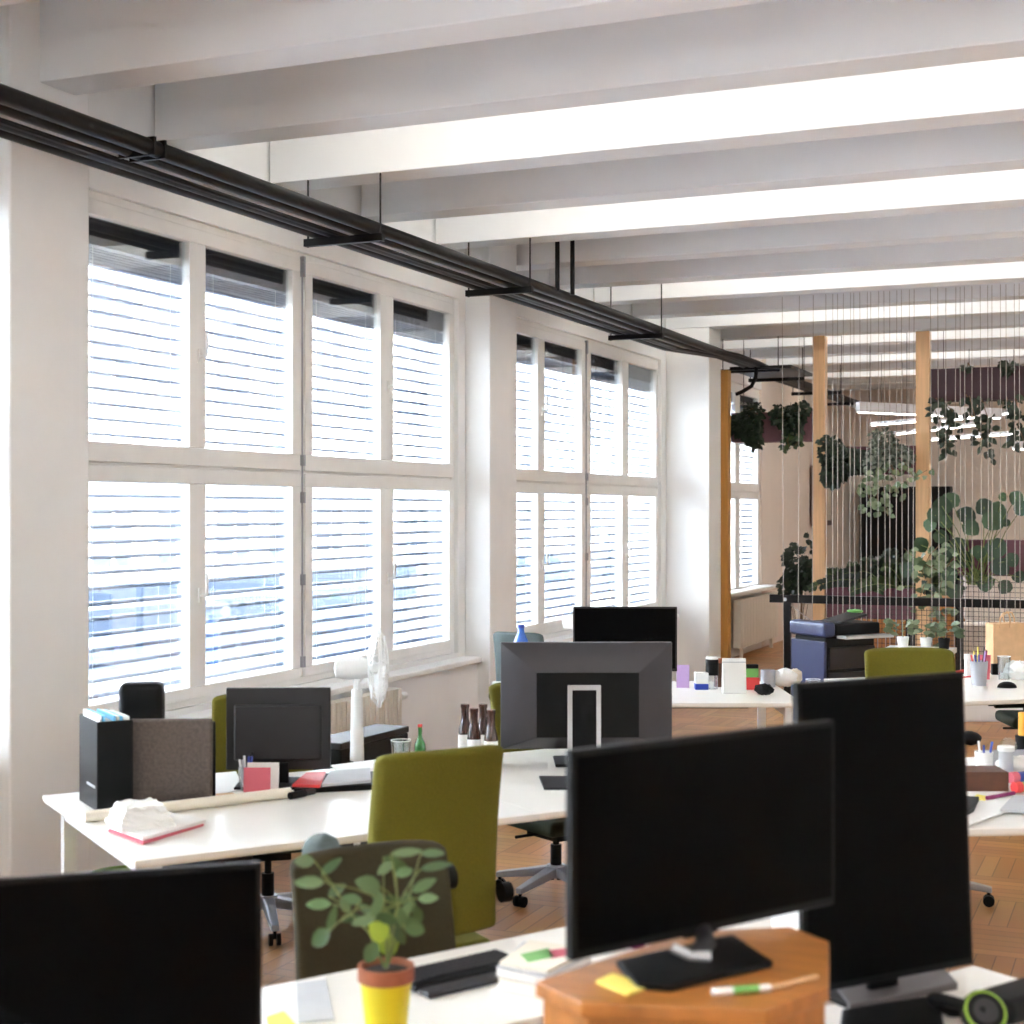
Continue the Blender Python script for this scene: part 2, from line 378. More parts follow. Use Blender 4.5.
# ------------------------------------------------------------------ pipe run
t = thing('pipe_run', 'bundle of black pipes hung on brackets below the ceiling beams along the windows', 'pipe', (0, 0, 0))
ZP = 3.552
def prun(x, r, dz=0, x2=None):
    x2 = x if x2 is None else x2
    pts = [(x, -2.5, ZP+r+dz), (x, 15.0, ZP+r+dz), (x2, 16.0, ZP+r+dz), (x2, 16.9, ZP+r+dz), (x2-.1, 19, ZP+r+dz), (x2-.1, 26.9, ZP+r+dz)]
    return MB().tube(pts, r, 12).build('pipe', 'blackpipe', t, smooth=True)
prun(-4.33, .040); prun(-4.44, .033, x2=-4.27); prun(-4.62, .036, x2=-4.36); prun(-4.72, .040, x2=-4.44); prun(-4.385, .014, .02, x2=-4.20)
MB().tube([(-4.53, -2.5, ZP+.03), (-4.53, 15, ZP+.03), (-4.31, 16, ZP+.05), (-4.31, 18.5, ZP+.05)], .012).build('cable', 'greymetal', t, smooth=True)
MB().tube([(-4.575, -2.5, ZP+.02), (-4.575, 14.9, ZP+.02)], .018, 8).build('cable', 'blackpipe', t, smooth=True)
for yb in (2.85, 7.97, 10.30, 13.5, 17.3, 18.6, 21.0, 23.3):
    xl, xr = (-4.80, -4.26) if yb < 16 else (-4.75, -4.05)
    MB().box((xl, yb-.02, ZP-.045), (xr, yb+.02, ZP)).build('bracket', 'blackpipe', t)
    top = SLAB if yb > 13 else SOF+.02
    for x in (xl+.02, xr-.02): MB().cyl((x, yb, ZP-.05), (x, yb, top), .006, n=6).build('hanger_rod', 'blackpipe', t)
c = MB(); 
for yy in (5.78, 5.86): c.box((-4.49, yy-.008, ZP-.003), (-4.286, yy+.008, ZP+.083))
c.build('clamp', 'blackpipe', t)
for x, y in ((-4.30, 10.9), (-4.27, 11.15)): MB().cyl((x, y, ZP+.05), (x, y, SLAB), .018).build('conduit', 'blackpipe', t, smooth=True)
MB().tube([(-4.3, 17.2, ZP), (-4.3, 17.15, ZP-.12), (-4.34, 17.12, ZP-.22), (-4.44, 17.1, ZP-.28), (-4.52, 17.1, ZP-.31)], .025).build('pipe_bend', 'blackpipe', t, smooth=True)
MB().box((-4.62, 17.2, ZP-.02), (-3.9, 18.4, ZP+.02)).build('junction_plate', 'blackpipe', t)
# ------------------------------------------------------------------ outside
bl = thing('building', 'pale building across the street with rows of windows, seen through the blinds', 'building', (-17, 0, -4))
f = MB(); f.box((-.6, -10, 0), (0, 60, 14)); f.build('facade', 'facade', bl)
for z0, z1 in ((4.9, 6.0), (8.0, 10.0)):
    for q in range(26):
        y = 4+q*1.9
        wo = MB(); wo.box((-.02, y, z0), (.03, y+1.1, z1)); fw = wo.build('facade_window', 'facadewin', bl)
        g = MB(); g.box((.03, y+.52, z0), (.06, y+.58, z1)); g.box((.03, y, (z0+z1)/2-.03), (.06, y+1.1, (z0+z1)/2+.03)); g.build('glazing_bar', 'facade', fw)
box('ledge', 'facade', (0, -10, 6.4), (.25, 60, 6.6), bl)
rf = thing('canopy', 'low zinc roof between the windows and the building opposite', 'roof', (-10.5, 0, 0))
r_ = MB(); r_.extrude_yz([(0, 0)]*0 or [(-8, .2), (46, .2), (46, .35), (-8, .35)], -5.8, -.2); r_.build('roof_slab', 'roofblue', rf)
box('roof_ridge', 'facadewin', (-2.2, 6, .35), (-1.7, 46, .65), rf); box('roof_ridge', 'facadewin', (-4.6, 6, .35), (-4.1, 46, .75), rf)
box('roof_edge', 'facadewin', (-.2, -8, .1), (-.05, 46, .4), rf)
gr = MB().box((-40, -30, -4.2), (-5.6, 70, -4.0)).build('ground', 'asphalt'); struct(gr)
# ------------------------------------------------------------------ radiators
def radiator(label, x, y0, y1, h, n, z0=.12):
    t = thing('radiator', label, 'radiator', (x, y0, z0)); L = y1-y0; st = L/n
    b = MB()
    for i in range(n):
        b.box((0, i*st+.006, 0), (.10, i*st+st-.010, h))
    b.build('columns', 'radiator', t, bevel=.008)
    c = MB(); c.box((.02, 0, .04), (.08, L-.02, .07)); c.box((.02, 0, h-.09), (.08, L-.02, h-.05)); c.build('header_pipe', 'radiator', t)
    v = MB(); v.cyl((.05, L-.01, h-.07), (.05, L+.09, h-.07), .016); v.cyl((.05, L+.05, h-.07), (.05, L+.13, h-.07), .026); v.build('valve', 'white', t, smooth=True)
    f = MB(); 
    for yy in (st*1.5, L-st*1.5): f.box((.03, yy-.02, -z0+.0), (.07, yy+.02, .02))
    f.build('foot', 'radiator', t)
radiator('cream column radiator below the near window behind the white fan', -4.92, 6.7, 9.30, .55, 40)
radiator('cream radiator on the far wall below the window behind the wood post', -4.98, 18.7, 20.75, .62, 14, .14)
# ------------------------------------------------------------------ furniture makers
def desk(label, c0, rz, L, Dp, h=.74, legs=(1, 1), name='desk', group=None, poly=None):
    """c0: near left corner; local X along the desk, Y away."""
    t = thing(name, label, 'desk', (c0.x, c0.y, 0), rz, group)
    box('desktop', 'desk', (0, 0, h-.022), (L, Dp, h), t, bevel=.003)
    e = MB(); e.box((.004, .004, h-.028), (L-.004, Dp-.004, h-.022)); e.build('underside_edge', 'deskedge', t)
    if legs:
        for x in [v for v, on_ in zip((.06, L-.10), legs) if on_]:
            l = MB(); l.box((x, .06, .0), (x+.05, .11, h-.03)); l.build('leg', 'white', t)
            l = MB(); l.box((x, Dp-.11, .0), (x+.05, Dp-.06, h-.03)); l.build('leg', 'white', t)
            box('side_rail', 'white', (x+.003, .11, h-.09), (x+.047, Dp-.11, h-.032), t)
        box('cable_channel', 'black', (.25, Dp*.45, h-.10), (L-.25, Dp*.55, h-.030), t)
    return t
def chair(label, loc, rz, back='green', seatm=None, seat_h=.46, top=1.10, w=.48, base='greymetal', bh=.58, group=None, kz=None):
    """local: occupant looks to +Y; backrest at -Y"""
    seatm = seatm or back
    t = thing('office_chair', label, 'chair', (loc[0], loc[1], 0), rz, group)
    # backrest: a curved slab with softly rounded corners
    b = MB(); nx, nz = 8, 10; F = []; Bk = []
    for j in range(nz+1):
        rowf = []; rowb = []
        for i in range(nx+1):
            u = i/nx*2-1; v = j/nz
            ww = w/2*(1-.03*v)
            zz = top-bh+bh*v; 
            if v > .99: zz -= .012*abs(u)**6
            yy = -.24-.07*v**1.4+.045*u*u+.012*math.sin(v*PI)
            rowf.append(b.bm.verts.new((u*ww, yy+.028, zz))); rowb.append(b.bm.verts.new((u*ww*.985, yy-.028, zz)))
        F.append(rowf); Bk.append(rowb)
    for j in range(nz):
        for i in range(nx):
            b.bm.faces.new((F[j][i], F[j][i+1], F[j+1][i+1], F[j+1][i])); b.bm.faces.new((Bk[j][i+1], Bk[j][i], Bk[j+1][i], Bk[j+1][i+1]))
    for j in range(nz):
        b.bm.faces.new((Bk[j][0], F[j][0], F[j+1][0], Bk[j+1][0])); b.bm.faces.new((F[j][nx], Bk[j][nx], Bk[j+1][nx], F[j+1][nx]))
    for i in range(nx):
        b.bm.faces.new((F[0][i+1], F[0][i], Bk[0][i], Bk[0][i+1])); b.bm.faces.new((F[nz][i], F[nz][i+1], Bk[nz][i+1], Bk[nz][i]))
    b.build('backrest', back, t, bevel=.022)
    s = MB(); s.box((-w/2, -.20, seat_h-.075), (w/2, .26, seat_h)); s.build('seat', seatm, t, bevel=.03)
    a = MB(); a.box((-.035, -.275, seat_h-.10), (.035, -.255, top-bh*.9)); a.box((-.035, -.275, seat_h-.10), (.035, -.02, seat_h-.08)); a.build('back_support', 'black', t)
    k = MB(); k.box((-.09, -.12, seat_h-.13), (.09, .12, seat_h-.075)); k.cyl((.09, .02, seat_h-.10), (.26, .02, seat_h-.10), .008); k.cyl((-.26, -.04, seat_h-.10), (-.09, -.04, seat_h-.10), .008); k.build('mechanism', 'black', t)
    for sx in ((-1,) if kz else (-1, 1)):
        kq = kz or top-bh*.80; kb = MB(); kb.cyl((sx*w*.47, -.26, kq), (sx*w*.54, -.26, kq), .034); kb.build('knob', 'black', t, smooth=True)
    g = MB(); g.cyl((0, 0, .12), (0, 0, .25), .028); g.cyl((0, 0, .25), (0, 0, seat_h-.12), .016); g.build('gas_lift', 'black', t, smooth=True)
    hb = MB(); hb.cyl((0, 0, .09), (0, 0, .15), .045); hub = hb.build('base_hub', base, t, smooth=True)
    for q in range(5):
        a = q*2*PI/5+.3; d = Vector((math.cos(a), math.sin(a), 0)); pr = Vector((-d.y, d.x, 0))
        l = MB(); vs = []
        for rr, hw, z0, z1 in ((.03, .028, .095, .145), (.31, .017, .065, .092)):
            for sg in (-1, 1):
                for z in (z0, z1): vs.append(l.bm.verts.new(d*rr+pr*sg*hw+Vector((0, 0, z))))
        for fidx in ((0, 1, 3, 2), (4, 6, 7, 5), (0, 4, 5, 1), (2, 3, 7, 6), (1, 5, 7, 3), (0, 2, 6, 4)): l.bm.faces.new([vs[x] for x in fidx])
        l.build('leg', base, t, bevel=.005)
        cs = MB(); e = d*.295
        for sg in (-1, 1): cs.cyl(e+pr*sg*.008+Vector((0, 0, .027)), e+pr*sg*.026+Vector((0, 0, .027)), .027)
        cs.cyl(e+Vector((0, 0, .03)), e+Vector((0, 0, .075)), .008); cs.build('caster', 'black', t, smooth=True)
    return t
def monitor(label, cen, rz, w, h, zb, zbase, tilt=0, kind='flat', base=(.26, .20), face='black', stand_y=.10, bodymat='darkgrey', nobase=False, basemat='black'):
    """screen faces local -Y, X right; cen = world xy of panel middle."""
    t = thing('monitor', label, 'monitor', (cen[0], cen[1], zbase), rz)
    z0 = zb-zbase; R = Matrix.Translation((0, 0, z0)) @ Matrix.Rotation(tilt, 4, 'X')
    if kind == 'bevel':
        b = MB(); d0 = .035; d1 = .12
        def ring(x, za, zb_, y): return [b.bm.verts.new(R @ Vector(p)) for p in ((-x, y, za), (x, y, za), (x, y, zb_), (-x, y, zb_))]
        a = ring(w/2, 0, h, -.0); c = ring(w/2, 0, h, d0); e = ring(w*.30, h*.13, h*.74, d1)
        for p, q in ((a, c), (c, e)):
            for i in range(4): b.bm.faces.new((p[i], p[(i+1) % 4], q[(i+1) % 4], q[i]))
        b.bm.faces.new(a[::-1]); b.bm.faces.new(e)
        pn = MB(); pn.box((-w*.295, d1-.001, z0+h*.135), (w*.295, d1+.004, z0+h*.735)); pn.build('centre_panel', 'black', t)
        b.build('housing', 'bevelgrey', t, bevel=.004)
        box('screen', 'screen', (-w/2+.015, -.003, z0+.015), (w/2-.015, .0, z0+h-.015), t)
        n = MB(); n.box((-.05, .125, .02), (.08, .14, z0+h*.60)); st = n.build('stand', 'black', t)
        fr = MB()
        for x in (-.058, .072): fr.box((x, .118, .0), (x+.02, .15, z0+h*.62))
        fr.box((-.038, .118, z0+h*.62-.02), (.072, .15, z0+h*.62)); fr.build('stand_trim', 'silver', t)
        pz = MB()
        for q in range(5): pz.box((.12+q*.03, .068, z0+.10), (.135+q*.03, .075, z0+.112))
        pz.build('port', 'silver', t)
    else:
        b = MB(); b.box((-w/2, 0, 0), (w/2, .022, h), R); b.build('housing', 'black' if bodymat == 'black' else bodymat, t, bevel=.004)
        s = MB(); s.box((-w/2+.012, -.002, .018), (w/2-.012, .0, h-.012), R); s.build('screen', 'screen', t)
        p = MB(); p.box((-w*.42, .022, h*.12), (w*.42, .045, h*.80), R); p.build('back_panel', bodymat, t, bevel=.010)
        n = MB(); n.box((-.045, .028, 0.01), (.045, .045, z0+h*.10)); n.build('stand', 'black', t, bevel=.005)
        if nobase: return t
    bb = MB(); bb.box((-base[0]/2, stand_y-base[1]/2, 0), (base[0]/2, stand_y+base[1]/2, .014)); bb.build('base', basemat, t, bevel=.005)
    return t
def slab(name, label, cat, px, h, th, m, parent=None, bevel=.002, group=None):
    """thin thing lying on a plane of height h; px = its outline measured on that plane"""
    pts = [on(x, y, h) for x, y in px]; c = sum(pts, Vector())/len(pts)
    b = MB(); b.prism([(p.x-c.x, p.y-c.y) for p in pts], 0, th); o = b.build(name, m, parent, bevel=bevel)
    o.location = (c.x, c.y, h); 
    if parent is None: tag(o, label, cat, group)
    return o
# ------------------------------------------------------------------ main bench (two desks)
c_near = on(135, 861); c_far = on(50, 788)
dx = Vector((math.cos(DESK), math.sin(DESK), 0)); dy = Vector((-math.sin(DESK), math.cos(DESK), 0))
BD = (c_far-c_near).dot(dy)*.90
LB = 1.56
desk('white bench desk holding the black magazine file and the paper roll', c_near, DESK, LB-.002, BD, legs=(1, 0))
desk('white bench desk holding the big monitor with the silver framed stand', c_near+dx*LB, DESK, LB-.002, BD, legs=(0, 1))
def deskpt(px, py, h=.74): return on(px, py, h)
def backat(px, z, rz): return W(px, z, 0)+Vector((-math.sin(rz), math.cos(rz), 0))*.27
chair('bright green office chair with its back to the viewer at the bench desk', backat(442, 4.92, DESK), DESK, 'green', top=1.125, bh=.63, seat_h=.45)
chair('olive brown office chair behind the potted plant', backat(368, 4.16, DESK+PI), DESK+PI, 'olive', top=.97, bh=.58, seat_h=.42, kz=.86)
chair('dark green seated office chair pushed under the bench behind the big monitor', W(556, 7.45, 0), DESK+PI+.1, 'green', 'darkgreen', top=1.03, seat_h=.42, w=.45)
chair('green office chair behind the monitor with the plain dark back', W(268, 6.86, 0), DESK+PI-.25, 'green', 'darkgreen', top=1.035, seat_h=.46)
chair('green office chair standing behind the tall right monitor', W(925, 7.32, 0), ang(88)+PI, 'green', top=1.205, bh=.62, w=.47, seat_h=.5)
chair('grey green office chair beside the blue bottle', W(533, 10.95, 0), ang(115), 'teal', top=1.035, w=.40)
chair('dark green low office chair under the far desk at the picture edge', W(1040, 10.45, 0), ang(92)+PI, 'darkgreen', 'darkgreen', top=.70, bh=.20, seat_h=.49, w=.52)
# ------------------------------------------------------------------ monitors
zb = 5.95
monitor('dark monitor seen from behind on the left of the bench desk', W(279, 6.38, 0), ang(88)+PI, .438, .345, .805, .74, base=(.34, .24), stand_y=.02)
t = monitor('big monitor seen from behind with slanted sides and silver framed stand', W(586, 6.98, 0), ang(89)+PI, .79, .49, .80, .74, kind='bevel', base=(.3, .25), stand_y=.06)
monitor('thin black monitor on the middle desk under the second window', W(625, 9.35, 0), ang(92), .645, .40, .90, .74, base=(.26, .2))
# foreground: cabinet monitor
A2 = ang(54.6)
p1 = W(572, 2.75, 0); d2 = Vector((math.cos(A2), math.sin(A2), 0))
monitor('wide black monitor standing on the cherry wood cabinet', p1+d2*.347, A2, .694, .385, 1.076, 1.05, nobase=True, bodymat='black')
mon = [o for o in COL.objects if o.name.startswith('monitor') and 'cherry' in (o.get('label') or '')][0]
def local(o, p): return Matrix.Rotation(-o.rotation_euler.z, 3, 'Z') @ (Vector(p)-Vector(o.location))
pb = MB(); q = [local(mon, on(x, y, 1.05)) for x, y in ((616, 967), (637, 990), (670, 993), (773, 968), (733, 941))]
pb.prism([(v.x, v.y) for v in q], 0, .014); pb.build('base', 'black', mon, bevel=.004)
ns = MB(); a = local(mon, on(690, 967, 1.05)); ns.tube([(a.x, a.y, .012), (a.x*.4, a.y*.5, .020), (0, .035, .03), (0, .05, .07), (0, .052, .15)], .019, 10); ns.build('neck', 'darkgrey', mon, smooth=True)
st = MB(); b1 = local(mon, on(672, 966, 1.05)); b2 = local(mon, on(711, 968, 1.05)); b3 = local(mon, on(700, 957, 1.05))
st.tube([(b1.x, b1.y, .035), ((b1.x+b2.x)/2, (b1.y+b2.y)/2, .02), (b2.x, b2.y, .022)], .010, 8); st.build('silver_trim', 'silver', mon, smooth=True)
d3 = Vector((math.cos(ang(62)), math.sin(ang(62)), 0)); p1 = W(806, 3.46, 0)
monitor('tall black monitor on the white desk at the right', p1+d3*.26, ang(62), .520, .715, .785, .74, tilt=-.045, bodymat='black', base=(.30, .14), stand_y=.06)
# left foreground
d4 = ang(74); e4 = W(262, 3.2, 0); dd = Vector((math.cos(d4), math.sin(d4), 0))
monitor('black monitor cut off by the left bottom corner', e4-dd*.34, d4, .68, .40, .752, .74, bodymat='black', base=(.28, .2), stand_y=.05)
# ------------------------------------------------------------------ foreground desks
cA = on(264, 987); dA = d2; nA = Vector((dA.y, -dA.x, 0))
cornerA = cA+nA*.56-dA*1.0
desk('white desk in front carrying the potted plant, keyboard and books', cornerA, A2, 2.52, .56)
cB = on(973, 965)
cornerB = cB+nA*.62-dA*.88
desk('white desk corner under the tall right monitor', cornerB, A2, .88, .62)
# cherry cabinet
cab = [(535, 981), (581, 1003), (766, 1010), (829, 987), (829, 941), (790, 926), (690, 931)]
pts = [on(x, y, 1.05) for x, y in cab]; cc = sum(pts, Vector())/len(pts)
t = thing('cabinet', 'cherry wood cabinet with an angular top in the foreground', 'cabinet', (cc.x, cc.y, 0))
pl = [(p.x-cc.x, p.y-cc.y) for p in pts]
MB().prism(pl, 1.022, 1.05).build('top_board', 'cherry', t, bevel=.004)
MB().prism([(x*.96, y*.96) for x, y in pl], .06, 1.022).build('body', 'cherry', t, bevel=.004)
MB().prism([(x*.90, y*.90) for x, y in pl], 0, .06).build('plinth', 'black', t)
k1 = Vector(pl[1]); k2 = Vector(pl[2]); kd = (k2-k1).normalized(); kn = Vector((kd.y, -kd.x)); 
for sgn, nm in ((.27, 0), (.73, 1)):
    m_ = k1.lerp(k2, sgn)*.96
    dr = MB(); a_ = math.atan2(kd.y, kd.x); dr.obox((m_.x+kn.x*.010, m_.y+kn.y*.010, .55), ((k2-k1).length*.44, .016, .86), (0, 0, a_)); do = dr.build('door', 'cherry', t, bevel=.002)
    hh = MB(); kx = k1.lerp(k2, .5+(.03 if nm else -.03))*.96; hh.sph((kx.x+kn.x*.03, kx.y+kn.y*.03, .75), .012); hh.build('knob', 'chrome', do, smooth=True)
slab('sticky_note', 'yellow sticky notes on the cherry cabinet', 'note', [(596, 983), (612, 975), (653, 987), (627, 996)], 1.051, .004, 'postit', bevel=0)
s1 = on(712, 996, 1.05); s2 = on(770, 992, 1.05); s3 = on(817, 980, 1.05)
t = thing('marker_pen', 'slim white and green pen with a wooden tip on the cherry cabinet', 'pen', (s1.x, s1.y, 1.0505))
o_ = Vector((s1.x, s1.y, 0))
mm = MB(); mm.cyl(Vector((0, 0, .007)), Vector((s2.x-s1.x, s2.y-s1.y, .007)), .007); mm.build('barrel', 'white', t, smooth=True)
mm = MB(); q1 = (s2-s1)*.35; q2 = (s2-s1)*.8; mm.cyl((q1.x, q1.y, .007), (q2.x, q2.y, .007), .0075); mm.build('grip', 'greenp', t, smooth=True)
mm = MB(); mm.cyl(Vector((s2.x-s1.x, s2.y-s1.y, .006)), Vector((s3.x-s1.x, s3.y-s1.y, .006)), .0045); mm.build('shaft', 'pine', t, smooth=True)
# books stack beside the cabinet
def book(label, px, h, th, cover, name='book', cat='book', group=None):
    ptw = [on(x, y, h) for x, y in px]; c = sum(ptw, Vector())/4
    t = thing(name, label, cat, (c.x, c.y, h), 0, group)
    pp = [(p.x-c.x, p.y-c.y) for p in ptw]; k = .004
    MB().prism([(x*.985, y*.985) for x, y in pp], .0025, th-.0025).build('pages', 'paper', t)
    MB().prism(pp, th-.0025, th).build('front_cover', cover, t); MB().prism(pp, 0, .0025).build('back_cover', cover, t)
    return t
bz = .7405
book('thick white book at the bottom of the stack beside the cabinet', [(492, 1003), (526, 967), (606, 985), (560, 1016)], bz, .030, 'paper')
book('cream book in the middle of the stack beside the cabinet', [(498, 991), (522, 958), (600, 974), (556, 1002)], bz+.0305, .030, 'cream')
book('pale blue book under the magazine beside the cabinet', [(496, 976), (524, 950), (592, 962), (548, 988)], bz+.061, .022, 'greypaper')
t = book('green and pink magazine on top of the book stack', [(499, 965), (530, 943), (590, 952), (548, 974)], bz+.0835, .008, 'cream', 'magazine', 'magazine')
a = on(520, 954, bz+.0925); b = on(548, 948, bz+.0925); c = on(556, 956, bz+.0925); d = on(528, 962, bz+.0925)
lc = Vector(t.location); pm = MB(); pm.prism([(p.x-lc.x, p.y-lc.y) for p in (a, b, c, d)], .008, .0088); pm.build('cover_patch', 'greenp', t)
a = on(548, 950, bz+.0925); b = on(575, 947, bz+.0925); c = on(580, 953, bz+.0925); d = on(552, 958, bz+.0925)
pm = MB(); pm.prism([(p.x-lc.x, p.y-lc.y) for p in (a, b, c, d)], .008, .0088); pm.build('cover_patch', 'pink', t)
# things seen below the wide monitor
for i, (x0, x1, yy, m, hh, lab) in enumerate([(590, 622, 948, 'paper', .05, 'white card box behind the cabinet'), (624, 636, 946, 'magenta', .045, 'dark red pen box behind the cabinet'), (640, 662, 942, 'cream', .03, 'cream notepad behind the cabinet')]):
    p = on(x0, yy); q = on(x1, yy-2); c_ = (p+q)/2; L_ = (q-p).length
    o = MB().box((-L_/2, -.04, 0), (L_/2, .04, hh)).build('small_box' if i < 2 else 'notepad', m, None, bevel=.003, loc=(c_.x, c_.y, .7405), rz=A2); tag(o, lab, 'box' if i < 2 else 'notepad')
for i, (x, m, hh_) in enumerate([(787, 'paper', .115), (793, 'greypaper', .105), (799, 'paper', .11), (806, 'magenta', .10)]):
    q = W(x, 4.08, .7405); t = thing('book', ['thin white book standing under the wide monitor edge', 'grey book standing next to the thin white book', 'white book between the grey and the dark red book', 'dark red book standing closest to the tall monitor'][i], 'book', q, A2)
    box('pages', 'cream', (-.005, -.05, .002), (.005, .048, hh_-.003), t); box('cover', m, (-.007, -.052, 0), (-.005, .052, hh_), t); box('cover', m, (.005, -.052, 0), (.007, .052, hh_), t); box('spine', m, (-.005, -.052, 0), (.005, -.050, hh_), t)
# keyboard
def keyboard(label, cen, rz, L_, Dk, h=.741):
    t = thing('keyboard', label, 'keyboard', (cen.x, cen.y, h), rz)
    b = MB(); b.box((-L_/2, -Dk/2, .004), (L_/2, Dk/2, .018)); b.build('case', 'black', t, bevel=.005)
    k = MB(); nx = max(6, int(L_/.019)); ny = 5
    for i in range(nx):
        for j in range(ny):
            x = -L_/2+.012+(L_-.024)*(i+.5)/nx; y = -Dk/2+.025+(Dk-.035)*(j+.5)/ny
            k.box((x-.0075, y-.0075, .018), (x+.0075, y+.0075, .025))
    k.build('keys', 'darkgrey', t)
    box('wrist_rest', 'darkgrey', (-L_/2+.005, -Dk/2-.05, 0), (L_/2-.005, -Dk/2, .014), t, bevel=.004)
    return t
kc = (on(418, 984)+on(497, 967))/2
keyboard('black keyboard on the front desk beside the yellow pot', kc, A2+.03, .34, .13)
slab('glass_coaster', 'pale translucent sheet on the front desk by the monitor', 'sheet', [(296, 984), (326, 980), (334, 1020), (298, 1024)], .7405, .003, 'greypaper', bevel=0)
slab('sticky_note', 'yellow sticky note beside the corner monitor', 'note', [(266, 1018), (284, 1012), (300, 1030), (270, 1036)], .7405, .003, 'postit', bevel=0)
# potted plant
pz_ = 3.34; pc = W(386, pz_, .7405)
t = thing('potted_plant', 'leafy plant in a yellow pot with terracotta liner on the front desk', 'plant', pc)
MB().lathe([(.001, 0), (.042, 0), (.045, .005), (.058, .125), (.055, .126), (.043, .008), (.001, .008)], n=28).build('cachepot', 'yellow', t, smooth=True)
MB().lathe([(.038, .02), (.052, .118), (.063, .120), (.063, .152), (.056, .152), (.054, .135), (.001, .135)], n=28).build('pot', 'terracotta', t, smooth=True)
MB().lathe([(.001, .145), (.03, .146), (.054, .138)], n=20).build('soil', 'soil', t, smooth=True)
# leaves measured from the photo: (x, y, direction, length, width)
LV = [(304, 861, 175, 20, 12), (309, 882, 180, 28, 11), (331, 866, 40, 26, 9), (337, 890, 35, 20, 10), (318, 904, 182, 26, 10), (332, 919, 75, 28, 8), (320, 938, 220, 24, 15),
      (368, 884, 160, 25, 15), (351, 899, 175, 22, 10), (366, 909, 150, 18, 8), (398, 866, -35, 34, 12), (385, 868, 215, 18, 9), (407, 852, 5, 30, 8), (433, 853, 5, 24, 8), (436, 866, 15, 32, 8),
      (424, 885, 30, 26, 10), (428, 898, 8, 20, 9), (410, 903, -60, 24, 10), (396, 900, -20, 22, 8), (412, 924, -25, 28, 12), (388, 919, -20, 26, 9), (362, 921, 195, 22, 9), (377, 905, 70, 24, 9), (371, 953, 240, 24, 14), (378, 910, 100, 26, 10), (405, 912, 60, 22, 9), (418, 915, -70, 20, 9), (350, 918, 10, 20, 8), (392, 928, 200, 22, 10), (402, 918, 100, 20, 9), (370, 918, 50, 20, 9), (415, 930, -10, 20, 11), (404, 872, 20, 18, 9), (345, 906, 120, 16, 8), (390, 912, 80, 24, 9), (376, 894, 120, 20, 9), (400, 936, -60, 18, 10)]
YL = [(379, 931, 140, 22, 18), (388, 944, -70, 24, 20)]
pcw = Vector(pc)
def px3(x, y, dz): return W(x, pz_+dz, hz(y, pz_+dz))-pcw
lf = MB(); lf.norecalc = True; ly = MB(); ly.norecalc = True; stm = MB()
rnd = random.Random(5)
hubs = [px3(352, 915, .05), px3(398, 905, -.03), px3(384, 905, .02), px3(408, 900, .04)]
base_ = Vector((0, 0, .14))
for hb in hubs: stm.tube([base_, base_.lerp(hb, .5)+Vector((rnd.uniform(-.01, .01), 0, .02)), hb], .003, 6, .002)
for i, (x, y, a, L_, w_) in enumerate(LV+YL):
    dz = rnd.uniform(-.09, .09); c0 = px3(x, y, dz); r = math.radians(a)
    d = (RT*math.cos(r)+Vector((0, 0, 1))*math.sin(r)-FW*rnd.uniform(-.35, .35)).normalized()
    Lm = L_*pz_/FPX*1.06; st0 = c0-d*Lm/2
    (ly if i >= len(LV) else lf).leaf(st0, d, Lm, w_*pz_/FPX*1.15, up=(-FW+Vector((0, 0, .5))), round_=True, fold=.15, droop=.1)
    hb = min(hubs, key=lambda h: (h-st0).length); stm.tube([hb, hb.lerp(st0, .6)+Vector((0, 0, .006)), st0], .0016, 5)
lf.build('leaves', 'leafpot', t, smooth=True); ly.build('young_leaves', 'leafyellow', t, smooth=True); stm.build('stems', 'stem', t, smooth=True)
# things on the right foreground desk
slab('laptop', 'closed grey laptop in front of the tall right monitor', 'laptop', [(833, 991), (944, 974), (958, 990), (850, 1013)], .7405, .018, 'taupe', bevel=.004)
slab('notebook', 'black notebook at the bottom edge by the headphones', 'notebook', [(842, 1016), (938, 1001), (946, 1040), (838, 1050)], .7405, .016, 'black', bevel=.004)
hp = thing('headphones', 'black headphones with a lime green ring on the ear cup', 'headphones', on(985, 1030))
hr = Matrix.Rotation(PI/2, 3, 'X'); hr = Matrix.Rotation(TH, 3, 'Z') @ hr
c1 = W(985, 3.36, hz(1012, 3.36))-Vector(hp.location)
def dirm(dv): return dv.to_track_quat('Z', 'Y').to_matrix()
vd = (-FW*.8+Vector((0, 0, .6))).normalized(); Rm = dirm(vd)
MB().torus(c1+vd*.004, .043, .0045, Rm, 32, 8).build('green_ring', 'lime', hp, smooth=True)
MB().lathe([(.001, -.035), (.045, -.035), (.052, -.02), (.05, 0), (.040, .008), (.001, .008)], c1, 28, Rm).build('ear_cup', 'black', hp, smooth=True)
MB().lathe([(.001, .009), (.020, .012), (.028, .009)], c1, 20, Rm).build('cap', 'darkgrey', hp, smooth=True)
c2 = c1-vd*.15+Vector((0, 0, .02))+RT*.02; 
MB().lathe([(.001, -.03), (.045, -.03), (.05, -.01), (.045, .01), (.001, .01)], c2, 24, Rm).build('ear_cup', 'black', hp, smooth=True)
hbp = []
for i in range(13):
    s_ = i/12*PI; hbp.append(c1.lerp(c2, i/12)-RT*(.11*math.sin(s_))+Vector((0, 0, .045*math.sin(s_))))
MB().tube(hbp, .014, 10).build('headband', 'black', hp, smooth=True)
# soft black case behind the headphones
o = MB(); o.box((-.11, -.06, 0), (.11, .06, .06)); o = o.build('case', 'black', None, bevel=.025, loc=on(1018, 1014), rz=A2); tag(o, 'soft black case next to the headphones at the picture edge', 'case')
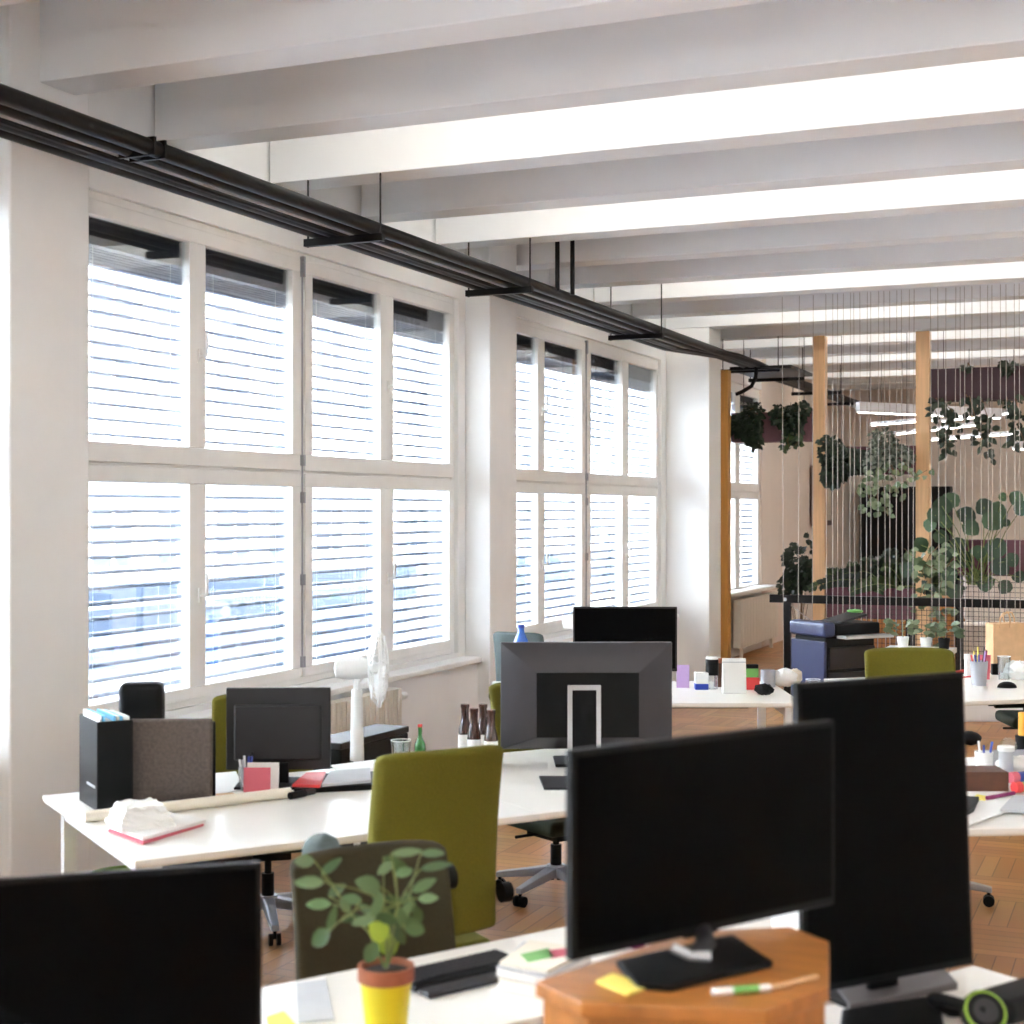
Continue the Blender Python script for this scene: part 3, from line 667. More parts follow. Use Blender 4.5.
# ------------------------------------------------------------------ things on the bench
# magazine file
q = on(97, 812); t = thing('magazine_file', 'black magazine file stuffed with papers on the left end of the bench', 'magazine file', q+dy*0, DESK)
hh = .345; dd_ = .27; ww_ = .14
b = MB(); th = .004
b.box((0, 0, 0), (ww_, dd_, th)); b.box((0, 0, 0), (th, dd_, hh)); b.box((ww_-th, 0, 0), (ww_, dd_, hh)); b.box((th, 0, 0), (ww_-th, th, hh)); b.box((th, dd_-th, 0), (ww_-th, dd_, hh))
b.build('box', 'black', t, bevel=.002)
box('label', 'greypaper', (-.001, .03, .085), (.0, .15, .095), t)
rnd = random.Random(2)
for i in range(9):
    x = .012+i*.0135; hgt = hh+rnd.uniform(-.002, .022)
    MB().box((x, .012, .01), (x+.009, dd_-.012, hgt)).build('paper_sheaf', ['paper', 'brightblue', 'paper', 'paper', 'brightblue'][i % 5], t)
# taupe felt folder/screen
q = on(129, 806); q2 = W(213, (q-Vector((0, 0, 0))).dot(FW)+.03, 0)
t = thing('felt_case', 'taupe felt laptop case standing upright beside the black magazine file', 'case', (q.x-.02, q.y, .7405), ang(86)-.02)
b = MB(); b.box((0, 0, .012), (.338, .045, .335)); b.build('cover', 'felt', t, bevel=.012)
box('rear_panel', 'black', (.01, .045, .0), (.345, .062, .32), t, bevel=.006)
box('base_strip', 'black', (.16, -.04, 0), (.352, .05, .02), t, bevel=.005)
# backpack
q = W(142, 6.27, 0); t = thing('backpack', 'small black backpack standing behind the felt case', 'backpack', (q.x, q.y, .7405), ang(84))
b = MB(); b.box((-.09, -.06, 0), (.09, .06, .445)); b.build('bag', 'black', t, bevel=.03)
box('pocket', 'black', (-.07, -.085, .03), (.07, -.055, .2), t, bevel=.015)
b = MB(); b.tube([(-.03, .055, .38), (-.02, .075, .41), (.02, .075, .41), (.03, .055, .38)], .007); b.build('handle', 'black', t, smooth=True)
# paper roll
a = on(84, 823); b = on(290, 798)
t = tag(MB().cyl((0, 0, .022), ((b-a).x, (b-a).y, .022), .021, n=20).build('paper_roll', 'cream', None, smooth=True, loc=(a.x, a.y, .7405)), 'long cream paper roll lying along the bench desk', 'paper roll')
# stacked papers and wrapped white packet
slab('notebook', 'thin notebook with red and blue edges under the white booklet', 'notebook', [(108, 832), (142, 812), (204, 826), (143, 845)], .741, .008, 'pink')
slab('notebook', 'white booklet carrying the wrapped packet', 'notebook', [(108, 828), (142, 809), (206, 823), (143, 841)], .7495, .014, 'paper')
q = on(143, 826, .764); t = thing('wrapped_packet', 'crumpled white wrapped packet on the booklet at the bench end', 'packet', (q.x, q.y, .764), DESK)
b = MB(); bmesh.ops.create_cube(b.bm, size=1, matrix=Matrix.Translation((0, .04, .0375)) @ Matrix.Diagonal((.20, .21, .075, 1))); bmesh.ops.subdivide_edges(b.bm, edges=b.bm.edges[:], cuts=7, use_grid_fill=True)
rnd = random.Random(3)
for v in b.bm.verts:
    k = v.co.z/.075; v.co.x *= 1-.30*k; v.co.y = .04+(v.co.y-.04)*(1-.28*k)
    if v.co.z > .004: v.co += Vector((rnd.uniform(-1, 1), rnd.uniform(-1, 1), rnd.uniform(-1, 1)))*.005
b.build('wrapping', 'paper', t)
# pen cup
def pencup(label, q, m, h, r, pens, mesh=False):
    t = thing('pen_cup', label, 'pen cup', q)
    MB().lathe([(.001, 0), (r*.8, 0), (r, h), (r-.003, h), (r*.8-.003, .004), (.001, .004)], n=20).build('cup', m, t, smooth=True)
    rnd = random.Random(9)
    for i, pm in enumerate(pens):
        a = i*2.4; x, y = math.cos(a)*r*.35, math.sin(a)*r*.35; L_ = h*rnd.uniform(1.25, 1.6); lx, ly_ = math.cos(a)*r*.85, math.sin(a)*r*.85
        MB().cyl((x*.8, y*.8, .006), (lx, ly_, L_), .005, n=8).build('pen', pm, t, smooth=True)
    return t
pencup('glass cup of pens beside the pink card on the bench', on(246, 790), 'tumbler', .10, .034, ['blue', 'white', 'greypaper', 'black', 'white', 'blue'])
def card(name, label, x, y0, y1, w, m, h=.74, lean=.12, rz=None, z=None, cat='card'):
    z = z or zof(y1, h); q = W(x, z, h+.001); hh = (y1-y0)*z/FPX
    t = MB(); t.obox((0, 0, hh/2), (w, .004, hh/math.cos(lean)), (lean, 0, 0)); o = t.build(name, m, None, loc=q, rz=TH if rz is None else rz); return tag(o, label, cat)
card('card', 'pink card leaning in front of the pen cup', 257, 768, 797, .108, 'pink', lean=-.10)
card('card', 'white card standing behind the pink card', 263, 763, 793, .13, 'paper', lean=-.10)
slab('paper_sheet', 'white paper lying behind the pen cup', 'paper', [(212, 774), (236, 772), (244, 790), (212, 796)], .7405, .003, 'paper', bevel=0)
slab('cable_coil', 'brown cable coil on the bench by the paper roll', 'cable', [(214, 795), (232, 794), (243, 798), (220, 802)], .7405, .006, 'kraft', bevel=0)
a = on(290, 800); t = thing('marker_pen', 'thick black marker at the end of the paper roll', 'marker', (a.x, a.y, .7405)); v = on(314, 795)-a
MB().cyl((0, 0, .016), v*.6+Vector((0, 0, .016)), .015).build('cap', 'black', t, smooth=True); MB().cyl(v*.6+Vector((0, 0, .016)), v+Vector((0, 0, .016)), .013).build('barrel', 'darkgrey', t, smooth=True)
# laptop with magazines
slab('laptop', 'black laptop under the magazines on the bench', 'laptop', [(294, 794), (312, 779), (376, 776), (372, 790)], .7405, .022, 'black')
slab('magazine', 'red magazine on the black laptop', 'magazine', [(292, 787), (306, 775), (326, 774), (320, 788)], .7635, .012, 'red')
slab('magazine', 'pale blue magazine on the black laptop', 'magazine', [(322, 787), (330, 774), (370, 771), (371, 783)], .7635, .014, 'greypaper')
slab('paper_sheet', 'white paper at the back edge of the bench behind the laptop', 'paper', [(330, 766), (378, 760), (384, 768), (340, 773)], .7405, .004, 'paper', bevel=0)
# tumbler
def tumbler(label, q, r=.037, h=.085):
    t = thing('tumbler', label, 'glass', q)
    MB().lathe([(.001, 0), (r*.82, 0), (r, h), (r-.003, h), (r*.82-.003, .006), (.001, .006)], n=24).build('glass', 'tumbler', t, smooth=True)
    MB().torus((0, 0, h), r-.0015, .0018, None, 24, 6).build('rim', 'white', t, smooth=True); return t
tumbler('drinking glass on the bench in front of the black case', on(401, 762), .048, .10)
def bottle(label, q, m, h, r, neck, cap, capm='white', group=None, sh=.5):
    t = thing('bottle', label, 'bottle', q, 0, group)
    MB().lathe([(.001, 0), (r, 0), (r, h*sh), (r*.95, h*(sh+.06)), (neck*1.1, h*(sh+.22)), (neck, h*(sh+.27)), (neck, h*.95), (.001, h*.95)], n=20).build('body', m, t, smooth=True)
    MB().cyl((0, 0, h*.94), (0, 0, h), neck*1.15, n=14).build('cap', capm, t, smooth=True); 
    if cap: MB().lathe([(r*1.01, h*.20), (r*1.01, h*.48)], n=20).build('label', cap, t, smooth=True)
    return t
bottle('small green glass bottle on the bench near the fan', W(420, 6.75, .7405), 'greenglass', .20, .026, .009, None, 'red')
for i, (x, zz, lab) in enumerate([(465, 6.95, 'leftmost'), (474, 6.8, 'second'), (483, 6.95, 'third'), (491, 6.75, 'rightmost')]):
    bottle(f'brown glass bottle with pale label, {lab} of the four beside the big monitor', W(x, zz, .7405), 'brownglass', .265, .031, .018, 'paper', 'brownglass', 'brown glass bottles beside the big monitor')
slab('tablet', 'dark tablet lying on the bench beside the wide monitor', 'tablet', [(539, 778), (572, 778), (572, 790), (544, 790)], .7405, .010, 'darkgrey')
# black box behind the bench (flight case on a low stand)
q = W(341, 7.40, 0)
t = thing('black_case', 'long black equipment case standing behind the bench by the radiator', 'case', (q.x, q.y, 0), ang(26))
b = MB(); w_ = .66; b.extrude_yz([(0, .02), (.2, .02), (.2, .74), (0, .72)], 0, w_); b.build('body', 'black', t, bevel=.006)
box('lid', 'darkgrey', (-.004, -.004, .722), (w_+.004, .204, .755), t, bevel=.006)
for x in (.04, w_-.08): box('foot', 'black', (x, .03, 0), (x+.04, .17, .022), t)
# ------------------------------------------------------------------ fans
def fan(label, base, rz, zc, R, floor_z=0, group=None, motor=.15):
    t = thing('fan', label, 'fan', (base.x, base.y, floor_z), rz)
    H = zc-floor_z
    MB().lathe([(.001, 0), (.17, 0), (.17, .015), (.05, .035), (.02, .06)], n=28).build('base', 'white', t, smooth=True)
    MB().cyl((0, 0, .03), (0, 0, H*.80), .016).build('pole', 'white', t, smooth=True)
    b = MB(); b.cyl((0, 0, H*.62), (0, 0, H-.10), .034, .026); b.tube([(0, 0, H-.12), (.0, 0, H-.06), (.03, 0, H-.03)], .018); b.build('neck', 'white', t, smooth=True)
    Rx = Matrix.Rotation(PI/2, 3, 'Y')
    MB().lathe([(.001, -.11), (.045, -.10), (.052, -.06), (.052, .02), (.045, .05), (.001, .055)], (0, 0, H), 20, Rx).build('motor', 'white', t, smooth=True)
    g = MB(); c = (.10, 0, H)
    for off, rr in ((-.045, R*.45), (-.03, R*.8), (0, R), (.03, R*.8), (.045, R*.45), (.01, R)): g.torus(Vector(c)+Vector((off, 0, 0)), rr, .0035, Rx, 32, 5)
    for k in range(28):
        a = k*2*PI/28; e = Vector((0, math.cos(a), math.sin(a)))
        for sg in (-1, 1):
            g.tube([Vector(c)+Vector((sg*.05, 0, 0))+e*R*.12, Vector(c)+Vector((sg*.045, 0, 0))+e*R*.45, Vector(c)+Vector((sg*.03, 0, 0))+e*R*.8, Vector(c)+e*R], .0018, 4)
    g.build('cage', 'white', t, smooth=True)
    for k in range(4):
        a = k*PI/2+.4; e = Vector((0, math.cos(a), math.sin(a))); f = Vector((0, -math.sin(a), math.cos(a)))
        bl = MB(); bl.norecalc = True; bl.leaf(Vector(c)+e*R*.12, e, R*.78, R*.62, up=(f*.5+Vector((1, 0, 0))), round_=True, fold=.2, droop=.05)
        o = bl.build('blade', 'white', t, smooth=True)
    MB().lathe([(.001, -.04), (.03, -.04), (.03, .03), (.001, .05)], c, 16, Rx).build('blade_hub', 'white', t, smooth=True)
    return t
fz = 7.15; fan('white pedestal fan behind the bench in front of the radiator', W(357, fz, 0), ang(83), hz(668, fz), 40*fz/FPX*.98)
fan('small white fan beside the thin black monitor', W(578, 10.3, 0), ang(100), hz(622, 10.3), .10, .0)
# ------------------------------------------------------------------ middle desk
zM = zof(703); cm = on(800, 702)
dM = ang(90); d_ = Vector((math.cos(dM), math.sin(dM), 0))
cl = W(800, zM, 0)
clf = cl-d_*(310*zM/FPX)
desk('white middle desk with mugs and pouches behind the big monitor', Vector((clf.x, clf.y, 0)), dM, 310*zM/FPX+.02, 1.15)
bottle('blue plastic water bottle on the middle desk', W(521, 10.0, .7405), 'blueglass', .40, .052, .020, None, 'blue', sh=.66)
card('card', 'lilac card standing on the middle desk', 683, 665, 688, .082, 'lilac', lean=.1)
def sbox(name, label, cat, x, y0, y1, w, dpt, parts, h=.74, rz=None, z=None):
    z = z or zof(y1, h); q = W(x, z, h+.0005); hh = (y1-y0)*z/FPX
    t = thing(name, label, cat, q, TH if rz is None else rz); z0 = 0
    for nm, m, f in parts:
        MB().box((-w/2, 0, z0+.0002), (w/2, dpt, z0+hh*f)).build(nm, m, t, bevel=.003); z0 += hh*f
    return t
sbox('small_box', 'white box with a dark blue base on the middle desk', 'box', 702, 673, 690, .085, .07, [('base', 'blue', .35), ('body', 'paper', .65)])
def jar(label, x, y0, y1, r, parts, z=None, name='jar', cat='jar', h=.74):
    z = z or zof(y1, h); q = W(x, z, h+.0005); hh = (y1-y0)*z/FPX; t = thing(name, label, cat, q); z0 = 0
    for nm, m, f, rr in parts:
        MB().lathe([(.001, z0), (r*rr, z0), (r*rr, z0+hh*f), (.001, z0+hh*f)], n=20).build(nm, m, t, bevel=.002); z0 += hh*f+.0003
    return t
jar('black candle jar stacked on a clear jar on the middle desk', 712, 656, 689, .042, [('clear_jar', 'tumbler', .42, .9), ('candle', 'black', .48, 1), ('lid', 'white', .08, .95)])
sbox('small_box', 'white print on the black candle label', 'box', 712, 0, 0, 0, 0, [], z=9.6) if False else None
jar('brown jar behind the black candle jar', 719, 655, 683, .032, [('body', 'brownleather', .85, 1), ('lid', 'terracotta', .15, .9)], z=9.9)
b = MB(); w_ = .15; hgt = 35*9.55/FPX
q = W(734, 9.55, .7405); t = thing('pouch', 'shiny white stand up pouch on the middle desk', 'pouch', q, TH)
v = [b.bm.verts.new(p) for p in ((-w_/2, -.035, 0), (w_/2, -.035, 0), (w_/2, .035, 0), (-w_/2, .035, 0), (-w_/2, -.004, hgt), (w_/2, -.004, hgt), (w_/2, .004, hgt), (-w_/2, .004, hgt))]
for f in ((0, 1, 5, 4), (1, 2, 6, 5), (2, 3, 7, 6), (3, 0, 4, 7), (4, 5, 6, 7), (3, 2, 1, 0)): b.bm.faces.new([v[i] for i in f])
b.build('bag', 'white', t, bevel=.004); box('zip_seal', 'greypaper', (-w_/2, -.008, hgt*.86), (w_/2, .008, hgt*.90), t)
sbox('tea_box', 'green packet standing on the red packet', 'packet', 752, 662, 675, .085, .05, [('body', 'greenp', .7), ('base', 'black', .3)], h=.815, z=9.75)
sbox('tea_box', 'red packet under the green packet', 'packet', 752, 674, 686, .10, .07, [('body', 'red', 1)], z=9.72)
jar('grey metal cup beside the green packet', 768, 667, 684, .048, [('body', 'greymetal', 1, 1)], z=9.9, name='cup', cat='cup')
def lump(name, label, cat, q, dims, m, amp=.01, seed=1, rz=0):
    b = MB(); b.sph((0, 0, dims[2]/2), .5, dims, 20); rnd = random.Random(seed)
    for v in b.bm.verts: v.co += Vector((rnd.uniform(-1, 1), rnd.uniform(-1, 1), rnd.uniform(-1, 1)*.6))*amp
    for v in b.bm.verts: v.co.z = max(v.co.z, 0)
    return tag(b.build(name, m, None, smooth=True, loc=q, rz=rz), label, cat)
lump('camera_strap', 'black knitted lump in front of the grey cup', 'cloth', W(764, 9.45, .7405), (.12, .08, .07), 'black', .008, 4)
lump('tissue', 'crumpled white tissue beside the grey cup', 'tissue', W(785, 9.9, .7405), (.15, .10, .12), 'paper', .012, 5)
lump('tissue', 'crumpled beige napkin near the drinking glass', 'tissue', W(795, 9.98, .7405), (.09, .08, .11), 'cream', .010, 6)
tumbler('drinking glass beside the napkin on the middle desk', W(813, 9.35, .7405), .046, .11)
o = MB().torus((0, 0, .008), .10, .010, None, 28, 8).build('cable_loop', 'postit', None, smooth=True, loc=W(789, 17.2, .0), rz=0); tag(o, 'yellow cable loop on the floor beside the printer', 'cable')
# ------------------------------------------------------------------ printer
q = W(825, 13.0, 0); t = thing('printer', 'blue and black office printer in front of the black handrail', 'printer', (q.x, q.y, 0), ang(62))
sc = 13.1/FPX
pw, pdp = .74, .44
b = MB(); b.box((.02, .02, .03), (pw*.78, pdp, .80)); b.build('body', 'black', t, bevel=.02)
b = MB(); b.box((-.012, .0, .03), (.02, pdp+.01, .76)); b.build('side_panel', 'printerblue', t, bevel=.008)
b = MB(); b.box((-.03, -.03, .80), (.10, pdp+.02, .93)); b.build('side_lid', 'printerblue', t, bevel=.03)
b = MB(); b.box((.10, -.03, .815), (pw*.80, pdp, .915)); b.build('scanner', 'black', t, bevel=.015)
b = MB(); b.box((.10, -.16, .79), (pw*.86, -.03, .815)); b.build('control_panel', 'silver', t, bevel=.004)
b = MB(); b.obox((.34, .15, .95), (.30, .26, .02), (.0, -.2, 0)); b.build('output_tray', 'darkgrey', t, bevel=.004)
for zz in (.08, .30, .52): box('paper_drawer', 'darkgrey', (.05, -.005, zz), (pw*.75, .02, zz+.19), t, bevel=.004)
lump('paper_scrap', 'green leaflet lying on the printer tray', 'leaflet', W(855, 13.35, .99), (.14, .10, .03), 'greenp', .004, 8)
# ------------------------------------------------------------------ handrail, net and strings
YR = 14.9
rl = atY(770, 602, YR)
t = thing('handrail', 'long black handrail with posts in front of the planters', 'railing', (0, YR, 0))
box('top_bar', 'blackpipe', (rl.x, -.03, .975), (XR-.5, .03, 1.055), t, bevel=.004)
for x in (rl.x+.14, rl.x+2.6, rl.x+4.6): box('post', 'blackpipe', (x, -.03, 0), (x+.07, .03, .975), t)
MB().cyl((rl.x+.16, -.03, 1.01), (rl.x+.16, -.045, 1.01), .018).build('bolt', 'chrome', t, smooth=True)
MB().cyl((rl.x+.2, 0, .96), (rl.x+.75, 0, .55), .006).build('tie_wire', 'string', t)
def net(label, x0, x1, z0, z1, Y, st):
    b = MB(); x = x0
    while x < x1: b.box((x, -.002, z0), (x+.005, .002, z1)); x += st
    z = z0
    while z < z1: b.box((x0, -.0025, z), (x1, .0025, z+.005)); z += st
    o = b.build('wire_mesh_guard', 'net', None, loc=(0, Y, 0)); return tag(o, label, 'wire mesh')
xa = atY(838, 600, 15.2).x; xb = atY(958, 600, 15.2).x
net('black wire mesh guard below the handrail', xa, xb-.01, .0, .93, 15.2, .048)
net('black wire mesh guard rising above the handrail at the right', xb, xb+2.2, .0, 1.22, 15.2, .048)
sx = [252, 295, 338, 382, 400, 415, 430, 450, 468, 487, 500, 515, 535, 560, 572, 590, 610, 625, 640, 700, 722, 740, 765, 785, 800, 820, 850, 870, 880, 905, 925, 950, 965, 985, 1000, 1020, 1045, 1060]
YS = 14.84-.05
t = thing('string_screen', 'screen of pale vertical strings stretched from ceiling beam to floor', 'string screen', (0, YS, 0))
rnd = random.Random(1)
for x in sx:
    p = atY(700+x/3.012, 500, YS); dx_ = rnd.uniform(-.02, .02)
    MB().cyl((p.x, 0, .0), (p.x+dx_, 0, SOF+.1), .0031, n=5).build('string', 'string', t)
p0 = atY(780, 500, YS).x
t = thing('light_switch', 'small white light switch on the pier beside the ochre post', 'switch', (-4.56, 16.42, 1.20))
box('plate', 'white', (.0, -.04, 0), (.012, .04, .085), t, bevel=.003); box('rocker', 'white', (.012, -.025, .015), (.018, .025, .07), t, bevel=.002)
# ------------------------------------------------------------------ wooden posts
def post(label, px, Y, w, top, m='pine', dpt=.16):
    x = atY(px, 500, Y).x
    return tag(MB().box((x-w/2, Y-dpt/2, 0), (x+w/2, Y+dpt/2, top)).build('wood_post', m, None, bevel=.004), label, 'post')
post('ochre wooden post against the window pier', 723, 16.86, .15, 3.5, 'ochre', .14)
post('pale wooden post rising behind the printer', 820, 17.5, .14, SOF)
post('pale wooden post wrapped by the climbing plant', 923.5, 17.5, .15, SOF)
# ------------------------------------------------------------------ planters
def planter(label, x0, x1, y0, y1, Y, m, dpt=.26, stand=False, soil=True, name='planter'):
    a = atY(x0, y0, Y); b = atY(x1, y1, Y); t = thing(name, label, 'planter', (a.x, Y, b.z if not stand else 0))
    zb_ = 0 if not stand else b.z; h = a.z-b.z; L_ = b.x-a.x; w = .02
    k = MB(); k.box((0, 0, zb_), (L_, w, zb_+h)); k.box((0, dpt-w, zb_), (L_, dpt, zb_+h)); k.box((0, w, zb_), (w, dpt-w, zb_+h)); k.box((L_-w, w, zb_), (L_, dpt-w, zb_+h)); k.box((w, w, zb_), (L_-w, dpt-w, zb_+w)); k.build('box', m, t, bevel=.002)
    MB().box((w, w, zb_+h-.06), (L_-w, dpt-w, zb_+h-.04)).build('soil', 'soil', t)
    if stand:
        for x in (.05, L_-.10): box('leg', 'black', (x, .05, 0), (x+.05, dpt-.05, zb_), t)
    else:
        for x in (.12, L_-.12): MB().cyl((x, dpt/2, zb_+h-.02), (x, dpt/2, SLAB-b.z), .004, n=5).build('hanger_wire', 'net', t)
    return t
planter('mauve hanging planter between the ochre post and the next post', 731, 812, 413, 441, 17.42, 'mauve')
planter('maroon hanging planter in the middle carrying the variegated ivy', 829, 916, 447, 474, 17.42, 'maroon')
planter('dark maroon hanging planter high at the right with trailing vines', 931, 1060, 369, 398, 17.42, 'darkmaroon')
planter('maroon floor planter with palms behind the handrail', 826, 914, 587, 620, 17.42, 'maroon', .5, True)
planter('maroon planter under the round leaved plant', 950, 1060, 540, 577, 17.42, 'maroon', .4, True)
# ------------------------------------------------------------------ plants
def bush(label, cx, cy, rx, ry, Y, m, n, ls, seed, trail=0, dpt=.22, stems=6, name='ivy', cat='plant', up=None, stem_to=None, rnd_leaf=False, shape='ball'):
    rnd = random.Random(seed); c = atY(cx, cy, Y); s = (atY(cx+1, cy, Y)-c).x; sz = c.y/math.cos(0)/1500
    RX = rx*sz*1.05; RZ = ry*sz*1.0
    t = thing(name, label, cat, c)
    lf = MB(); lf.norecalc = True; st = MB()
    tips = []
    for i in range(stems):
        a = rnd.uniform(0, 2*PI); e = Vector((math.cos(a)*RX*.7, rnd.uniform(-1, 1)*dpt*.6, math.sin(a)*RZ*.75)); tips.append(e)
        o = Vector((0, 0, RZ*.3)) if stem_to is None else Vector(stem_to)
        st.tube([o, o.lerp(e, .5)+Vector((0, 0, .05)), e], .005, 5, .003)
    n = int(n*1.7); ls *= .78
    for i in range(n):
        while True:
            u = Vector((rnd.uniform(-1, 1), rnd.uniform(-1, 1), rnd.uniform(-1, 1)))
            if u.length < 1 and (u.length > .35 or rnd.random() < .4): break
        if trail and u.z < -.1: u.x *= 1-.55*trail*min(1, -u.z)
        lump_ = .80+.28*math.sin(3*math.atan2(u.z, u.x)+seed)
        p = Vector((u.x*RX*lump_, u.y*dpt, u.z*RZ*lump_))
        d = Vector((u.x+rnd.uniform(-.5, .5), u.y+rnd.uniform(-.8, .3), -.5+u.z*.4+rnd.uniform(-.5, .4)))
        lf.leaf(p, d, ls*rnd.uniform(.7, 1.3), ls*rnd.uniform(.55, .9), up=(rnd.uniform(-.4, .4), -1, rnd.uniform(.1, .9)), round_=rnd_leaf, fold=.2)
    lf.build('leaves', m, t, smooth=True); st.build('stems', 'bark', t, smooth=True)
    return t
def trailer(label, strands, Y, m, ls, seed, dens=26, name='trailing_vine', w=.05, leaf_round=False, stem='bark'):
    """strands: pixel polylines on the plane Y"""
    rnd = random.Random(seed); c = atY(*strands[0][0], Y); t = thing(name, label, 'plant', c)
    lf = MB(); lf.norecalc = True; st = MB()
    for sidx, sp in enumerate(strands):
        off = rnd.uniform(-.08, .08)
        pts = [atY(x, y, Y)-c+Vector((0, off, 0)) for x, y in sp]; st.tube(pts, .006, 5, .003)
        for a, b in zip(pts[:-1], pts[1:]):
            n = max(2, int((b-a).length*dens))
            for k in range(n):
                p = a.lerp(b, (k+rnd.random())/n)+Vector((rnd.uniform(-w, w), rnd.uniform(-w, w), 0))
                d = Vector((rnd.uniform(-1, 1), rnd.uniform(-.8, .2), rnd.uniform(-.9, .3)))
                lf.leaf(p, d, ls*rnd.uniform(.7, 1.3), ls*rnd.uniform(.6, .9), up=(rnd.uniform(-.4, .4), -1, rnd.uniform(.1, .8)), round_=leaf_round)
    lf.build('leaves', m, t, smooth=True); st.build('stems', stem, t, smooth=True); return t
bush('dark bushy ivy on the left of the mauve planter', 748, 425, 19, 24, 17.3, 'leafdark', 420, .085, 11, .4)
bush('dark ivy beside the post in the mauve planter', 791, 419, 18, 23, 17.3, 'leafdark', 380, .085, 12, .5)
trailer('small light green fern hanging below the mauve planter', [[(792, 432), (788, 440), (790, 449)], [(796, 432), (798, 442), (793, 448)]], 17.2, 'leafmid', .08, 13, 60, name='fern')
bush('round dark ivy hanging in front of the pale post', 840, 461, 26, 27, 17.25, 'leafdark', 520, .085, 14, .3)
bush('variegated ivy hanging from the middle planter', 886, 452, 24, 24, 17.2, 'leafvar', 460, .075, 15, .2)
trailer('green ivy strands trailing below the variegated ivy', [[(872, 465), (868, 490), (872, 512)], [(880, 465), (884, 490), (888, 516)], [(892, 465), (897, 480), (904, 494)], [(905, 462), (915, 478), (928, 470)], [(878, 470), (878, 500), (880, 514)]], 17.15, 'leaflight', .085, 16, 44, name='ivy', w=.09)
trailer('dark vine trailing under the high planter, nearest the wrapped post', [[(932, 398), (938, 420), (945, 455)], [(940, 398), (950, 425), (950, 450)], [(936, 398), (952, 410), (956, 430)]], 17.3, 'leafdark', .10, 17, 34, w=.07)
trailer('dark vine trailing under the high planter, second from the wrapped post', [[(970, 396), (976, 420), (985, 445)], [(980, 396), (990, 425), (986, 460)], [(965, 394), (972, 405), (970, 420)]], 17.3, 'leafdark', .10, 18, 34, w=.07)
trailer('dark vine trailing under the high planter at the picture edge', [[(1006, 396), (1012, 420), (1018, 448)], [(1016, 396), (1020, 430), (1026, 446)]], 17.3, 'leafdark', .10, 19, 36, w=.07)
bush('tuft of leaves on top of the high planter', 1010, 368, 10, 7, 17.5, 'leafdark', 70, .09, 20)
bush('small dark tuft on the high planter near its left end', 967, 369, 5, 4, 17.5, 'leafdark', 30, .08, 24)
bush('dark rubber fig bush between the radiator and the pale post', 800, 572, 22, 30, 18.2, 'leafdark', 360, .10, 21, 0, .25, stem_to=(0, 0, -.9), name='fig_tree')
trailer('tall shoot of dark leaves beside the pale post', [[(812, 600), (812, 560), (806, 532)]], 18.0, 'leafdark', .10, 22, 24, name='fig_shoot', w=.08)
def palm(label, cx, cy, Y, n, L, seed, m, spread=1.0, lw=.035):
    rnd = random.Random(seed); c = atY(cx, cy, Y); t = thing('palm', label, 'plant', c); lf = MB(); lf.norecalc = True; st = MB()
    for i in range(n):
        a = (i+.5)/n*PI; e = Vector((math.cos(a)*spread*rnd.uniform(.8, 1.1), rnd.uniform(-.6, .6), math.sin(a)*.9+.25)).normalized()
        l = L*rnd.uniform(.75, 1.1); pts = []
        for k in range(8):
            s = k/7; pts.append(e*l*s+Vector((0, 0, -.45*l*s*s))+Vector((0, 0, 0)))
        st.tube(pts, .005, 5, .002)
        for k in range(2, 8):
            for j in range(3):
                p = pts[k-1].lerp(pts[k], j/3); tan = (pts[k]-pts[k-1]).normalized(); sd = tan.cross(Vector((0, 1, .3))).normalized()
                for sg in (-1, 1): lf.leaf(p, tan*.8+sd*sg, .15*L/.7*(1.15-k/10), lw, up=(0, -1, .4), fold=.1)
    lf.build('fronds', m, t, smooth=True); st.build('stems', 'stem', t, smooth=True); return t
fg = [o for o in COL.objects if o.name == 'fig_tree'][0]; fz_ = fg.location.z
MB().lathe([(.001, .003-fz_), (.13, .003-fz_), (.17, .34-fz_), (.155, .34-fz_), (.14, .30-fz_), (.001, .30-fz_)], n=24).build('pot', 'white', fg, smooth=True)
MB().tube([(0, 0, .3-fz_), (.02, 0, -.4), (0, 0, .1)], .014, 6).build('trunk', 'bark', fg, smooth=True)
palm('light green palm just right of the pale post', 853, 590, 17.6, 9, .62, 31, 'leafmid', .8)
palm('dark palm with arching fronds in front of the dark doorway', 887, 592, 17.65, 13, .90, 32, 'leafdark', .8, .05)
palm('dark green low palm beside the wrapped post', 905, 590, 17.55, 10, .70, 33, 'leafmid', .8, .045)
bush('dark undergrowth filling the floor planter', 885, 572, 28, 18, 17.75, 'leafdark', 260, .12, 34, name='undergrowth')
